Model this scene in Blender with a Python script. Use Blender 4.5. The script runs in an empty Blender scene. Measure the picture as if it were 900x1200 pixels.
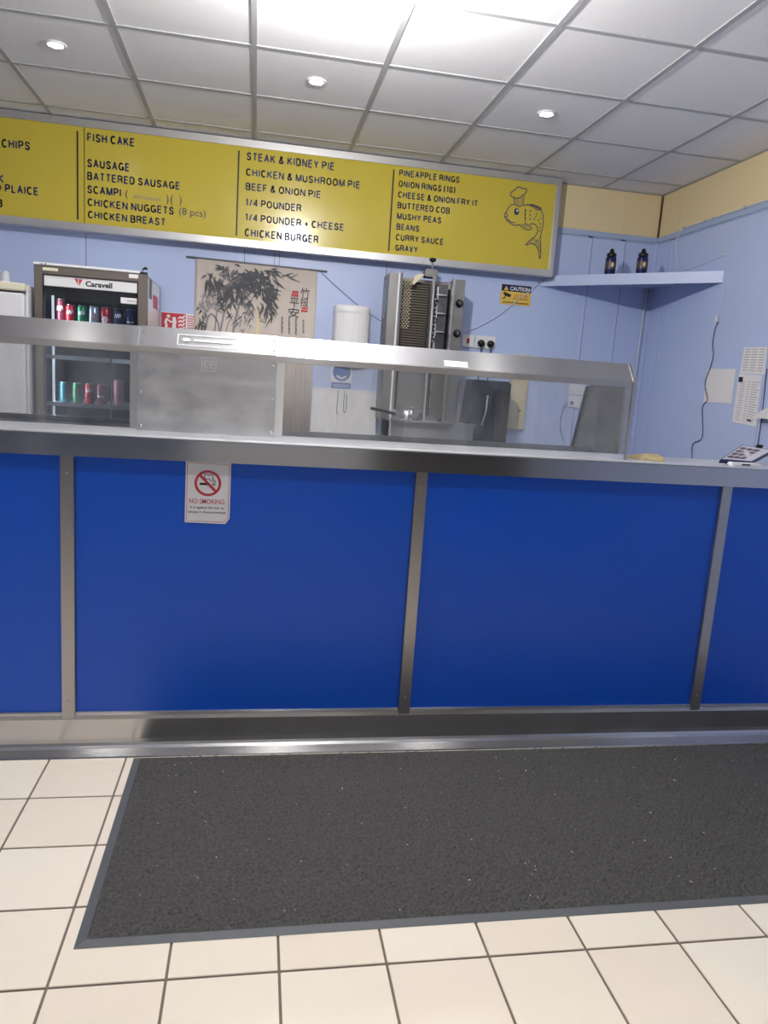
import bpy, bmesh, math, random
from mathutils import Vector, Matrix
random.seed(7)
# ------------------------------------------------------------------ camera
F_PX, YAW, PITCH, ROLL = 860.5, -0.182716, -0.17281, 0.068173
CAM = Vector((0.63628, -2.70171, 1.43196))
XW, YW, ZC, ZB = 3.4551, 2.4446, 2.8795, 2.5922      # right wall, back wall, ceiling, colour border
sc = bpy.context.scene
col = sc.collection
_f = Vector((-math.sin(YAW)*math.cos(PITCH), math.cos(YAW)*math.cos(PITCH), math.sin(PITCH)))
_r = Vector((math.cos(YAW), math.sin(YAW), 0)); _u = _r.cross(_f)
R_ = math.cos(ROLL)*_r + math.sin(ROLL)*_u; U_ = -math.sin(ROLL)*_r + math.cos(ROLL)*_u
cd = bpy.data.cameras.new('camera'); cam = bpy.data.objects.new('camera', cd); col.objects.link(cam)
cd.sensor_fit = 'VERTICAL'; cd.sensor_height = 24; cd.sensor_width = 18; cd.lens = F_PX/1200*24; cd.clip_start = .02
cam.matrix_world = Matrix(((R_.x, U_.x, -_f.x, CAM.x), (R_.y, U_.y, -_f.y, CAM.y), (R_.z, U_.z, -_f.z, CAM.z), (0, 0, 0, 1)))
sc.camera = cam
def at(px, py, axis, val):
    d = _f + R_*((px-450)/F_PX) - U_*((py-600)/F_PX)
    return CAM + d*((val-CAM[axis])/d[axis])
def atY(px, py, y): return at(px, py, 1, y)
def atX(px, py, x): return at(px, py, 0, x)
# ------------------------------------------------------------------ world, exposure
w = bpy.data.worlds.new('world'); sc.world = w; w.use_nodes = True
w.node_tree.nodes['Background'].inputs[0].default_value = (.40, .48, .70, 1)
w.node_tree.nodes['Background'].inputs[1].default_value = .16
sc.view_settings.view_transform = 'Standard'; sc.view_settings.look = 'None'
sc.view_settings.exposure = 0.08; sc.view_settings.gamma = 1; sc.view_settings.use_curve_mapping = False
LAMP_W = 22.0          # each small downlight
MAIN_W = 98.0         # the strong lamp over the counter
# ------------------------------------------------------------------ materials
def srgb(r, g, b):
    f = lambda c: (c/255/12.92) if c/255 <= .04045 else ((c/255+.055)/1.055)**2.4
    return (f(r), f(g), f(b), 1)
M = {}
def mat(name, c, rough=.5, metal=0, spec=.5, noise=0, nscale=8, bump=0, bscale=60, aniso=0, arot=.25, stretch=None, rvar=0, coat=0):
    m = bpy.data.materials.new(name); m.use_nodes = True; nt = m.node_tree; b = nt.nodes['Principled BSDF']
    b.inputs['Base Color'].default_value = c; b.inputs['Roughness'].default_value = rough; b.inputs['Metallic'].default_value = metal
    b.inputs['Specular IOR Level'].default_value = spec
    if coat: b.inputs['Coat Weight'].default_value = coat; b.inputs['Coat Roughness'].default_value = .12
    tc = nt.nodes.new('ShaderNodeTexCoord')
    def nz(scale, detail=4):
        n = nt.nodes.new('ShaderNodeTexNoise'); n.inputs['Scale'].default_value = scale; n.inputs['Detail'].default_value = detail
        mp = nt.nodes.new('ShaderNodeMapping'); nt.links.new(tc.outputs['Object'], mp.inputs[0])
        if stretch: mp.inputs['Scale'].default_value = stretch
        nt.links.new(mp.outputs[0], n.inputs['Vector']); return n
    if noise:
        n = nz(nscale); mx = nt.nodes.new('ShaderNodeMixRGB')
        mx.inputs[1].default_value = tuple(max(0, x*(1-noise)) for x in c[:3])+(1,)
        mx.inputs[2].default_value = tuple(min(1, x*(1+noise)) for x in c[:3])+(1,)
        nt.links.new(n.outputs['Fac'], mx.inputs[0]); nt.links.new(mx.outputs[0], b.inputs['Base Color'])
    if rvar:
        n = nz(nscale*1.3); mr = nt.nodes.new('ShaderNodeMapRange'); mr.inputs[1].default_value = .3; mr.inputs[2].default_value = .7
        mr.inputs[3].default_value = rough-rvar; mr.inputs[4].default_value = rough+rvar
        nt.links.new(n.outputs['Fac'], mr.inputs[0]); nt.links.new(mr.outputs[0], b.inputs['Roughness'])
    if bump:
        n = nz(bscale); bp = nt.nodes.new('ShaderNodeBump'); bp.inputs['Strength'].default_value = bump; bp.inputs['Distance'].default_value = .002
        nt.links.new(n.outputs['Fac'], bp.inputs['Height']); nt.links.new(bp.outputs[0], b.inputs['Normal'])
    if aniso:
        b.inputs['Anisotropic'].default_value = aniso; b.inputs['Anisotropic Rotation'].default_value = arot
        t = nt.nodes.new('ShaderNodeTangent'); t.direction_type = 'UV_MAP'; t.uv_map = 'UVMap'; nt.links.new(t.outputs[0], b.inputs['Tangent'])
    M[name] = m; return m
def glass(name, tint=(1, 1, 1, 1), gloss=.09, haze=.05, hcol=(.8, .85, .9, 1)):
    m = bpy.data.materials.new(name); m.use_nodes = True; nt = m.node_tree; nt.nodes.remove(nt.nodes['Principled BSDF'])
    out = nt.nodes['Material Output']; tr = nt.nodes.new('ShaderNodeBsdfTransparent'); tr.inputs[0].default_value = tint
    gl = nt.nodes.new('ShaderNodeBsdfGlossy'); gl.inputs['Roughness'].default_value = .03
    df = nt.nodes.new('ShaderNodeBsdfDiffuse'); df.inputs[0].default_value = hcol
    fr = nt.nodes.new('ShaderNodeFresnel'); fr.inputs[0].default_value = 1.5
    ad = nt.nodes.new('ShaderNodeMath'); ad.operation = 'MULTIPLY_ADD'; ad.inputs[1].default_value = 1.0; ad.inputs[2].default_value = gloss-.04
    nt.links.new(fr.outputs[0], ad.inputs[0])
    mx = nt.nodes.new('ShaderNodeMixShader'); nt.links.new(ad.outputs[0], mx.inputs[0]); nt.links.new(tr.outputs[0], mx.inputs[1]); nt.links.new(gl.outputs[0], mx.inputs[2])
    tc = nt.nodes.new('ShaderNodeTexCoord'); mp = nt.nodes.new('ShaderNodeMapping'); mp.inputs['Scale'].default_value = (3, 3, 1.2)
    n = nt.nodes.new('ShaderNodeTexNoise'); n.inputs['Scale'].default_value = 5; n.inputs['Detail'].default_value = 6
    nt.links.new(tc.outputs['Object'], mp.inputs[0]); nt.links.new(mp.outputs[0], n.inputs['Vector'])
    mr = nt.nodes.new('ShaderNodeMapRange'); mr.inputs[1].default_value = .35; mr.inputs[2].default_value = .75; mr.inputs[3].default_value = haze*.5; mr.inputs[4].default_value = haze*1.8
    nt.links.new(n.outputs['Fac'], mr.inputs[0])
    m2 = nt.nodes.new('ShaderNodeMixShader'); nt.links.new(mr.outputs[0], m2.inputs[0]); nt.links.new(mx.outputs[0], m2.inputs[1]); nt.links.new(df.outputs[0], m2.inputs[2])
    nt.links.new(m2.outputs[0], out.inputs[0]); M[name] = m
def emit(name, c, s):
    m = bpy.data.materials.new(name); m.use_nodes = True; b = m.node_tree.nodes['Principled BSDF']
    b.inputs['Base Color'].default_value = c; b.inputs['Emission Color'].default_value = c; b.inputs['Emission Strength'].default_value = s; M[name] = m
HX = (1, 1, 90)       # horizontal brushing: fine variation up the face
mat('steel', (.57, .575, .59, 1), .30, 1, noise=.07, nscale=3, aniso=1.0, arot=.25)
mat('steel_fascia', (.50, .505, .52, 1), .19, 1, noise=.07, nscale=3, aniso=.7, arot=.25)
mat('steel_bright', (.80, .81, .83, 1), .48, 1, noise=.08, nscale=6, rvar=.05)
mat('front_wall', srgb(206, 206, 208), .7, noise=.03)
mat('deck', srgb(70, 74, 82), .5, .2, noise=.25, nscale=25)
mat('glass_edge', srgb(190, 206, 206), .3, noise=.03)
mat('steel_smeared', (.60, .61, .63, 1), .42, 1, noise=.22, nscale=7, aniso=.5, arot=.25, rvar=.08, stretch=(1, 1, 2.2))
mat('steel_kick', (.55, .55, .55, 1), .22, 1, noise=.06, nscale=4, aniso=.6, arot=.25, rvar=.03)
mat('steel_post', (.44, .43, .425, 1), .30, 1, noise=.06, nscale=5)
mat('steel_dull', (.29, .285, .275, 1), .45, 1, noise=.2, nscale=7, rvar=.08)
mat('steel_dark', (.16, .165, .18, 1), .35, .9, noise=.3, nscale=20)
mat('blue_panel', srgb(6, 86, 206), .34, noise=.03, nscale=2, rvar=.04)
mat('tile', srgb(244, 233, 214), .28, noise=.05, nscale=6, rvar=.06)
mat('grout', srgb(120, 108, 98), .9, noise=.2, nscale=30)
mat('ceil', srgb(238, 238, 240), .85, noise=.02, nscale=40, bump=.15, bscale=220)
mat('ceil_bar', srgb(172, 173, 176), .5, noise=.01)
mat('ceil_void', srgb(120, 120, 122), .9, noise=.05)
mat('wall_blue', srgb(186, 201, 238), .42, noise=.03, nscale=1.5, rvar=.05)
mat('wall_joint', srgb(190, 204, 240), .4, noise=.02)
mat('joint_dark', srgb(112, 126, 170), .6, noise=.05)
mat('wall_cream', srgb(228, 210, 166), .5, noise=.03, nscale=2)
mat('trim_blue', srgb(165, 182, 214), .45, noise=.03)
mat('brown', srgb(84, 62, 48), .6, noise=.1)
mat('board_yellow', srgb(200, 182, 70), .2, spec=.4, noise=.03, nscale=2)
mat('alu', (.62, .62, .63, 1), .38, .85, noise=.05)
mat('ink_navy', srgb(40, 52, 92), .5, noise=.05)
mat('ink_black', srgb(28, 28, 32), .5, noise=.05)
mat('ink_dark', srgb(86, 88, 92), .8, noise=.15, nscale=30)
mat('ink_mid', srgb(120, 118, 120), .8, noise=.15, nscale=30)
mat('ink_pale', srgb(150, 146, 150), .8, noise=.1)
mat('ink_red', srgb(205, 70, 74), .6, noise=.05)
mat('ink_print', srgb(158, 158, 168), .8, noise=.05)
mat('ink_grey', srgb(120, 122, 130), .7, noise=.05)
mat('scroll_cloth', srgb(210, 199, 190), .9, noise=.07, nscale=4, bump=.2, bscale=200, stretch=(6, 6, .6))
mat('bamboo_pale', srgb(236, 218, 168), .7, noise=.05)
mat('engraved', srgb(222, 224, 228), .6, 0, noise=.05)
mat('white', srgb(232, 232, 234), .4, noise=.02)
mat('white_gloss', srgb(236, 236, 240), .2, noise=.02)
mat('cream_plastic', srgb(216, 208, 178), .45, noise=.05)
mat('yellowed', srgb(230, 226, 200), .45, noise=.05)
mat('paper', srgb(232, 230, 232), .8, noise=.02)
mat('fridge_frame', srgb(112, 104, 97), .45, .2, noise=.06)
mat('fridge_dark', srgb(52, 60, 78), .6, noise=.1)
mat('black', srgb(20, 20, 23), .35, noise=.1)
mat('rubber', srgb(88, 91, 94), .6, noise=.08, nscale=20)
mat('pile', srgb(80, 79, 78), .95, spec=.1, noise=.75, nscale=110, bump=.8, bscale=240)
mat('crumb', srgb(210, 205, 195), .8, noise=.1)
mat('red', srgb(196, 52, 66), .45, noise=.04)
mat('sign_blue', srgb(70, 110, 190), .5, noise=.04)
mat('sign_yellow', srgb(226, 190, 80), .5, noise=.04)
mat('cloth_yellow', srgb(232, 214, 160), .9, noise=.12, nscale=40, bump=.4, bscale=150)
mat('can_red', srgb(176, 34, 50), .3, .35, noise=.06)
mat('can_maroon', srgb(120, 52, 66), .3, .35, noise=.06)
mat('can_green', srgb(30, 120, 84), .3, .35, noise=.06)
mat('can_silver', srgb(176, 184, 196), .3, .6, noise=.06)
mat('can_blue', srgb(34, 52, 128), .3, .35, noise=.06)
mat('can_navy', srgb(30, 36, 84), .3, .35, noise=.06)
mat('can_teal', srgb(30, 84, 96), .3, .35, noise=.06)
mat('can_pink', srgb(214, 150, 160), .35, .2, noise=.06)
mat('can_end', (.6, .6, .62, 1), .3, 1, noise=.05)
mat('screen_grey', srgb(196, 190, 200), .3, noise=.03)
mat('screen_icon', srgb(84, 70, 76), .4, noise=.05)
mat('cable_white', srgb(214, 220, 232), .5, noise=.03)
mat('cable_grey', srgb(130, 138, 160), .5, noise=.03)
mat('cable_dark', srgb(74, 84, 116), .5, noise=.05)
mat('guard', srgb(178, 168, 144), .5, .3, noise=.2, nscale=40)
mat('appliance', srgb(44, 50, 62), .25, .3, noise=.2, nscale=20)
mat('mesh_brass', srgb(116, 109, 96), .5, .6, noise=.2, nscale=40)
mat('burner', srgb(66, 62, 58), .7, .2, noise=.25, nscale=40)
glass('pane', gloss=.08, haze=.09)
glass('pane_clear', gloss=.05, haze=.02)
glass('frosted', gloss=.05, haze=.45)
glass('fridge_glass', tint=(.88, .92, .97, 1), gloss=.05, haze=.015)
emit('lamp_strip', (.9, .96, 1, 1), .7)
emit('lamp_lens', (1, .97, .93, 1), 60)
emit('lamp_lens_main', (1, .98, .96, 1), 50)
# ------------------------------------------------------------------ mesh helpers
WL = {}
class MB:
    def __init__(s): s.v = []; s.f = []
    def add(s, vs, fs):
        o = len(s.v); s.v += [Vector(p) for p in vs]; s.f += [tuple(i+o for i in f) for f in fs]; return s
    def box(s, x0, x1, y0, y1, z0, z1):
        return s.add([(x, y, z) for x in (x0, x1) for y in (y0, y1) for z in (z0, z1)],
                     [(0, 1, 3, 2), (4, 6, 7, 5), (0, 4, 5, 1), (2, 3, 7, 6), (0, 2, 6, 4), (1, 5, 7, 3)])
    def prism(s, poly, a, b, axis):           # polygon in the two other axes, extruded a..b along axis
        n = len(poly); mk = lambda p, t: ((t, p[0], p[1]) if axis == 0 else (p[0], t, p[1]) if axis == 1 else (p[0], p[1], t))
        return s.add([mk(p, a) for p in poly]+[mk(p, b) for p in poly],
                     [tuple(range(n)), tuple(range(2*n-1, n-1, -1))]+[(i, n+i, n+(i+1) % n, (i+1) % n) for i in range(n)])
    def tube(s, pts, r, n=8):
        pts = [Vector(p) for p in pts]; rings = []
        for i, p in enumerate(pts):
            d = (pts[min(i+1, len(pts)-1)]-pts[max(i-1, 0)]).normalized()
            a = d.cross(Vector((0, 0, 1)) if abs(d.z) < .9 else Vector((1, 0, 0))).normalized(); b = d.cross(a)
            rr = r[i] if isinstance(r, (list, tuple)) else r
            rings.append([p+(a*math.cos(2*math.pi*k/n)+b*math.sin(2*math.pi*k/n))*rr for k in range(n)])
        vs = [q for g in rings for q in g]
        fs = [(i*n+k, i*n+(k+1) % n, (i+1)*n+(k+1) % n, (i+1)*n+k) for i in range(len(pts)-1) for k in range(n)]
        fs += [tuple(range(n)), tuple((len(pts)-1)*n+k for k in reversed(range(n)))]
        return s.add(vs, fs)
    def lathe(s, prof, c, n=20, axis='z'):     # prof: (radius, height)
        c = Vector(c); vs = []
        for r, h in prof:
            for k in range(n):
                a = 2*math.pi*k/n; x, y = r*math.cos(a), r*math.sin(a)
                vs.append(c+(Vector((x, y, h)) if axis == 'z' else Vector((x, -h, y)) if axis == 'y' else Vector((-h, x, y))))
        m = len(prof)
        fs = [(i*n+k, i*n+(k+1) % n, (i+1)*n+(k+1) % n, (i+1)*n+k) for i in range(m-1) for k in range(n)]
        fs += [tuple(reversed(range(n))), tuple((m-1)*n+k for k in range(n))]
        return s.add(vs, fs)
    def ribbon(s, pts, wd, fn):                # flat line on a surface; pts 2D, fn maps 2D to 3D
        P = [Vector(p) for p in pts]; L = []
        for i, p in enumerate(P):
            d = (P[min(i+1, len(P)-1)]-P[max(i-1, 0)]); d = d.normalized() if d.length else Vector((1, 0))
            nn = Vector((-d.y, d.x)); wv = wd[i] if isinstance(wd, (list, tuple)) else wd
            L += [fn(*(p+nn*wv/2)), fn(*(p-nn*wv/2))]
        return s.add(L, [(2*i, 2*i+1, 2*i+3, 2*i+2) for i in range(len(P)-1)])
def build(name, mb, m, parent=None, bevel=0, smooth=False, loc=None):
    base = WL.get(parent.name, Vector()) if parent else (Vector(loc) if loc is not None else Vector())
    me = bpy.data.meshes.new(name); me.from_pydata([tuple(p-base) for p in mb.v], [], mb.f)
    bm = bmesh.new(); bm.from_mesh(me)
    if len(mb.f) > 1: bmesh.ops.recalc_face_normals(bm, faces=bm.faces)
    if bevel: bmesh.ops.bevel(bm, geom=[e for e in bm.edges if len(e.link_faces) == 2 and e.calc_face_angle(0) > .5], offset=bevel, segments=2, affect='EDGES', clamp_overlap=True)
    uv = bm.loops.layers.uv.new('UVMap')
    for f in bm.faces:
        n = f.normal; ax = max(range(3), key=lambda i: abs(n[i])); f.smooth = smooth
        for l in f.loops:
            p = l.vert.co
            l[uv].uv = (p.x, p.z) if ax == 1 else (p.y, p.z) if ax == 0 else (p.x, p.y)
    bm.to_mesh(me); bm.free()
    me.materials.append(M[m] if isinstance(m, str) else m)
    o = bpy.data.objects.new(name, me); col.objects.link(o)
    if parent: o.parent = parent
    else: o.location = base
    WL[o.name] = base.copy()
    return o
def flip_up(o, n):          # make single-sided print face direction n
    me = o.data; bm = bmesh.new(); bm.from_mesh(me)
    bad = [f for f in bm.faces if f.normal.dot(Vector(n)) < 0]; bmesh.ops.reverse_faces(bm, faces=bad); bm.to_mesh(me); bm.free(); return o
def tag(o, label, cat, group=None):
    o['label'] = label; o['category'] = cat
    if group: o['group'] = group
    return o
def thing(name, label, cat, loc, group=None):
    o = bpy.data.objects.new(name, None); o.empty_display_size = .05; col.objects.link(o); o.location = loc; WL[o.name] = Vector(loc)
    return tag(o, label, cat, group)
def struct(name, mb, m, bevel=0):
    o = build(name, mb, m, None, bevel); o['kind'] = 'structure'; return o
def text_geo(s, off=.012):
    cu = bpy.data.curves.new('tx', 'FONT'); cu.body = s; cu.offset = off; cu.resolution_u = 3
    ob = bpy.data.objects.new('tx', cu); me = bpy.data.meshes.new_from_object(ob)
    vs = [Vector((v.co.x, v.co.y)) for v in me.vertices]; fs = [tuple(p.vertices) for p in me.polygons]
    bpy.data.objects.remove(ob); bpy.data.curves.remove(cu); bpy.data.meshes.remove(me)
    return vs, fs
_h = text_geo('H')[0]; CAP = max(v.y for v in _h)-min(v.y for v in _h); CAP0 = min(v.y for v in _h)
def put_text(parent, s, fn, x0, x1, z0, z1, m, name='lettering', off=.012, full=False):
    """text fitted from x0 to x1 (2D units of fn), baseline z0, cap height z1-z0"""
    vs, fs = text_geo(s, off)
    if not vs: return None
    a, b = min(v.x for v in vs), max(v.x for v in vs)
    lo, hi = (min(v.y for v in vs), max(v.y for v in vs)) if full else (CAP0, CAP0+CAP)
    kx = (x1-x0)/(b-a) if x1 is not None else (z1-z0)/(hi-lo)*.85
    kz = (z1-z0)/(hi-lo)
    mb = MB(); mb.add([fn(x0+(v.x-a)*kx, z0+(v.y-lo)*kz) for v in vs], fs)
    o = build(name, mb, m, parent)
    if ' ' in s: o['kind'] = 'stuff'
    return o
def planeY(y): return lambda x, z: Vector((x, y, z))            # a surface that faces the customer
def planeX(x): return lambda y, z: Vector((x, -y, z))           # right wall: 2D x runs towards the customer
def rect(mb, fn, x0, x1, z0, z1): return mb.add([fn(x0, z0), fn(x1, z0), fn(x1, z1), fn(x0, z1)], [(0, 1, 2, 3)])
def disc(mb, fn, cx, cz, r, n=20, rz=None):
    rz = rz or r
    return mb.add([fn(cx+r*math.cos(2*math.pi*k/n), cz+rz*math.sin(2*math.pi*k/n)) for k in range(n)], [tuple(range(n))])
def ring(mb, fn, cx, cz, r0, r1, n=36):
    vs = [fn(cx+r*math.cos(2*math.pi*k/n), cz+r*math.sin(2*math.pi*k/n)) for r in (r0, r1) for k in range(n)]
    return mb.add(vs, [(k, (k+1) % n, n+(k+1) % n, n+k) for k in range(n)])
def bez(pts, n=6):           # Catmull-Rom through points
    P = [Vector(p) for p in pts]; out = []
    for i in range(len(P)-1):
        p0, p1, p2, p3 = P[max(i-1, 0)], P[i], P[i+1], P[min(i+2, len(P)-1)]
        for k in range(n):
            t = k/n; out.append(.5*((2*p1)+(p2-p0)*t+(2*p0-5*p1+4*p2-p3)*t*t+(3*p1-p0-3*p2+p3)*t**3))
    return out+[P[-1]]
def copy_tree(o, loc=None, parent=None):
    c = o.copy(); col.objects.link(c); c.parent = parent
    if loc is not None: c.location = loc
    for ch in [k for k in o.children]: copy_tree(ch, None, c)
    return c
# ================================================================== THE ROOM
X0, Y0 = -3.0, -4.3
floor = struct('floor', MB().box(X0-.1, XW+.1, Y0-.1, YW+.1, -.1, -.004), 'grout')
# floor tiles, real size 268 mm on a slightly turned grid
TS, TR, TX, TY = .2678, -.0047, .2156, -.3131
tb = MB().box(-TS/2+.0035, TS/2-.0035, -TS/2+.0035, TS/2-.0035, -.004, .0)
tile0 = build('floor_tile', tb, 'tile', None, .0012); tile_me = tile0.data; bpy.data.objects.remove(tile0)
for v in tile_me.materials: pass
tmats = []
for k, c in enumerate([(244, 233, 214), (247, 237, 219), (242, 230, 210), (245, 235, 217), (242, 230, 212)]):
    mat('tile%d' % k, srgb(*c), .27, noise=.02, nscale=14+k); tmats.append(M['tile%d' % k])
tile_meshes = []
for m in tmats:
    me = tile_me.copy(); me.materials.clear(); me.materials.append(m); tile_meshes.append(me)
cells = []
for i in range(-13, 13):
    for j in range(-1, 16):
        a, b = TX+(i+.5)*TS, TY-(j-.5)*TS
        x, y = math.cos(TR)*a-math.sin(TR)*b, math.sin(TR)*a+math.cos(TR)*b
        if X0+TS/2 < x < XW-TS/2 and Y0+TS/2 < y < .1: cells.append(((x-1)**2+(y+.9)**2, x, y))
cells.sort()
far = MB()
for k, (_, x, y) in enumerate(cells):
    if k < 290:
        o = bpy.data.objects.new('floor_tile', random.choice(tile_meshes)); col.objects.link(o)
        o.location = (x, y, 0); o.rotation_euler.z = TR; o.parent = floor
    else: far.box(x-TS/2+.0035, x+TS/2-.0035, y-TS/2+.0035, y+TS/2-.0035, -.004, 0)
o = build('floor_tiles_behind', far, 'tile1', floor); o['kind'] = 'stuff'
# ceiling: tee bars and 600 mm tiles
ceiling = struct('ceiling', MB().box(X0-.1, XW+.1, Y0-.1, YW+.1, ZC+.02, ZC+.12), 'ceil_void')
gx = [1.7788+.6*i for i in range(-8, 3)]; gy = [2.1702-.6*j for j in range(0, 11)]
xs = [X0]+[g for g in gx if X0+.05 < g < XW-.05]+[XW]; ys = [Y0]+sorted(g for g in gy if Y0+.05 < g < YW-.05)+[YW]
for a in xs[1:-1]: build('grid_bar', MB().box(a-.012, a+.012, Y0, YW, ZC, ZC+.02), 'ceil_bar', ceiling)
for b in ys[1:-1]: build('grid_bar', MB().box(X0, XW, b-.012, b+.012, ZC+.0005, ZC+.02), 'ceil_bar', ceiling)
for i in range(len(xs)-1):
    for j in range(len(ys)-1):
        build('ceiling_tile', MB().box(xs[i]+.009, xs[i+1]-.009, ys[j]+.009, ys[j+1]-.009, ZC+.005, ZC+.02), 'ceil', ceiling, .001)
for a, b, c, d in [(X0, XW, YW-.022, YW), (X0, XW, Y0, Y0+.022), (XW-.022, XW, Y0, YW), (X0, X0+.022, Y0, YW)]: build('wall_angle', MB().box(a, b, c, d, ZC-.001, ZC+.004), 'ceil_bar', ceiling)
# walls
def wall_set(wall, axis, pos, sgn, seams, upseams, lo, hi):
    """cladding panels on a wall; axis = direction the wall runs along; pos = its face; sgn = towards the room"""
    def bx(a, b, z0, z1, d0, d1):
        p0, p1 = sorted((pos+sgn*d0, pos+sgn*d1))
        return MB().box(a, b, p0, p1, z0, z1) if axis == 0 else MB().box(p0, p1, a, b, z0, z1)
    s = [lo]+seams+[hi]
    for a, b in zip(s[:-1], s[1:]): build('cladding_panel', bx(a+.002, b-.002, 0, ZB-.035, -.012, 0), 'wall_blue', wall)
    for a in seams: build('joint_strip', bx(a-.016, a+.016, 0, ZB-.035, 0, .003), 'wall_joint', wall, .001); build('joint_strip', bx(a+.016, a+.021, 0, ZB-.035, 0, .0012), 'joint_dark', wall)
    s = [lo]+upseams+[hi]
    for a, b in zip(s[:-1], s[1:]): build('upper_panel', bx(a+.002, b-.002, ZB, ZC, -.012, 0), 'wall_cream', wall)
    for a in upseams: build('joint_strip', bx(a-.016, a+.016, ZB, ZC, 0, .003), 'wall_cream', wall, .001)
wb = struct('wall_back', MB().box(X0-.1, XW+.1, YW+.012, YW+.1, 0, ZC+.1), 'joint_dark')
wall_set(wb, 0, YW, -1, [-1.49, -.469, .52, 1.47, 2.937, 3.19], [-1.3, 0, 1.2, 2.3, 3.185], X0, XW)
wr = struct('wall_right', MB().box(XW+.012, XW+.1, Y0-.1, YW+.1, 0, ZC+.1), 'joint_dark')
wall_set(wr, 1, XW, -1, [-3.2, -2.0, -.9, .2, 1.05, 2.236], [-3, -1.8, -.4, .8, 2.2], Y0, YW)
build('corner_strip', MB().box(XW-.012, XW, YW-.012, YW, ZB, ZC-.005), 'brown', wr, .002)
build('corner_strip', MB().box(XW-.022, XW, YW-.022, YW, 0, ZB-.04), 'wall_joint', wr, .004)
wl = struct('wall_left', MB().box(X0-.1, X0-.012, Y0-.1, YW+.1, 0, ZC+.1), 'joint_dark')
wall_set(wl, 1, X0, 1, [-3, -1.8, -.6, .6, 1.8], [-3, -1.8, -.6, .6, 1.8], Y0, YW)
t1 = struct('trim_1', MB().box(X0, XW, YW-.008, YW, ZB-.035, ZB).box(X0, XW, YW-.003, YW, ZB-.048, ZB-.035), 'trim_blue', .002)
t2 = struct('trim_2', MB().box(XW-.008, XW, Y0, YW-.008, ZB-.035, ZB).box(XW-.003, XW, Y0, YW-.008, ZB-.048, ZB-.035), 'trim_blue', .002)
# shop front behind the camera
fw = MB()
for a, b, c, d in [(X0, -2.9, 0, ZC), (-2.9, -2.7, 0, ZC), (-2.7, .15, 0, .12), (-2.7, .15, 2.3, ZC), (.15, 1.75, 0, ZC), (1.75, 3.35, 2.2, ZC), (3.35, XW, 0, ZC)]:
    fw.box(a, b, Y0-.1, Y0, c, d)
wf = struct('wall_front', fw, 'front_wall')
w1 = struct('window_1', MB().box(-2.7, .15, Y0-.06, Y0-.05, .12, 2.3), 'fridge_glass')
fr = MB()
for a, b, c, d in [(-2.7, .15, .12, .18), (-2.7, .15, 2.24, 2.3), (-2.7, -2.64, .18, 2.24), (.09, .15, .18, 2.24), (-1.3, -1.24, .18, 2.24)]: fr.box(a, b, Y0-.08, Y0-.02, c, d)
build('window_frame', fr, 'white', w1)
d1 = struct('door_1', MB().box(1.75, 3.35, Y0-.08, Y0-.03, 0, 2.2), 'black', .004)
build('door_handle', MB().box(2.1, 2.13, Y0-.03, Y0+.01, .9, 1.2), 'alu', d1, .004)
# ------------------------------------------------------------------ ceiling lamps
def downlight(x, y, label, power, big=False, spread=118):
    t = thing('downlight', label, 'ceiling light', (x, y, ZC), 'recessed downlights in the ceiling tiles')
    r = .032
    build('rim', MB().lathe([(r, .002), (r+.004, -.004), (r+.016, -.003), (r+.018, .002)], (x, y, ZC), 24), 'white', t, 0, True)
    build('lens', MB().lathe([(r*.98, .0015), (r*.98, -.0015), (r*.6, -.0035)], (x, y, ZC), 24), 'lamp_lens_main' if big else 'lamp_lens', t)
    L = bpy.data.lights.new('lamp', 'SPOT'); L.energy = power; L.spot_size = math.radians(spread); L.spot_blend = .8
    L.shadow_soft_size = .03 if not big else .045; L.color = (1, .965, .92)
    lo = bpy.data.objects.new('lamp', L); col.objects.link(lo); lo.parent = t; lo.location = (0, 0, -.012)
    return t
downlight(-.333, 1.265, 'lit recessed downlight, leftmost of the three in the photo', LAMP_W)
downlight(.883, 1.265, 'lit recessed downlight, middle of the three in the photo', LAMP_W)
downlight(2.09, 1.265, 'lit recessed downlight, rightmost of the three in the photo', LAMP_W)
t = thing('globe_light', 'bright round surface mounted lamp on the ceiling above the serving counter', 'ceiling light', (.95, -.02, ZC))
build('base_plate', MB().lathe([(.085, .002), (.085, -.018), (.07, -.024)], (.95, -.02, ZC), 28), 'white', t, 0, True)
build('globe', MB().lathe([(.062, -.024)]+[(.075*math.cos(a), -.075-.07*math.sin(a)) for a in [math.radians(-35+k*12) for k in range(11)]], (.95, -.02, ZC), 28), 'lamp_lens_main', t, 0, True)
L = bpy.data.lights.new('lamp', 'POINT'); L.energy = MAIN_W; L.shadow_soft_size = .02; L.color = (1, .97, .94)
lo = bpy.data.objects.new('lamp', L); col.objects.link(lo); lo.parent = t; lo.location = (0, 0, -.175)
for k, (x, y) in enumerate([(-1.53, 1.265), (-1.53, -1.135), (-.36, -1.135), (.9, -1.135), (2.09, -1.135), (-.33, -3.0), (.88, -3.0), (2.09, -3.0)]):
    downlight(x, y, ['lit recessed downlight near the left wall behind the counter', 'lit recessed downlight over the customer floor, farthest left', 'lit recessed downlight over the customer floor left of the mat', 'lit recessed downlight directly over the middle of the mat',
        'lit recessed downlight over the right half of the mat', 'lit recessed downlight by the shop window', 'lit recessed downlight by the pillar of the shop front', 'lit recessed downlight by the dark shop door'][k], LAMP_W)
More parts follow.
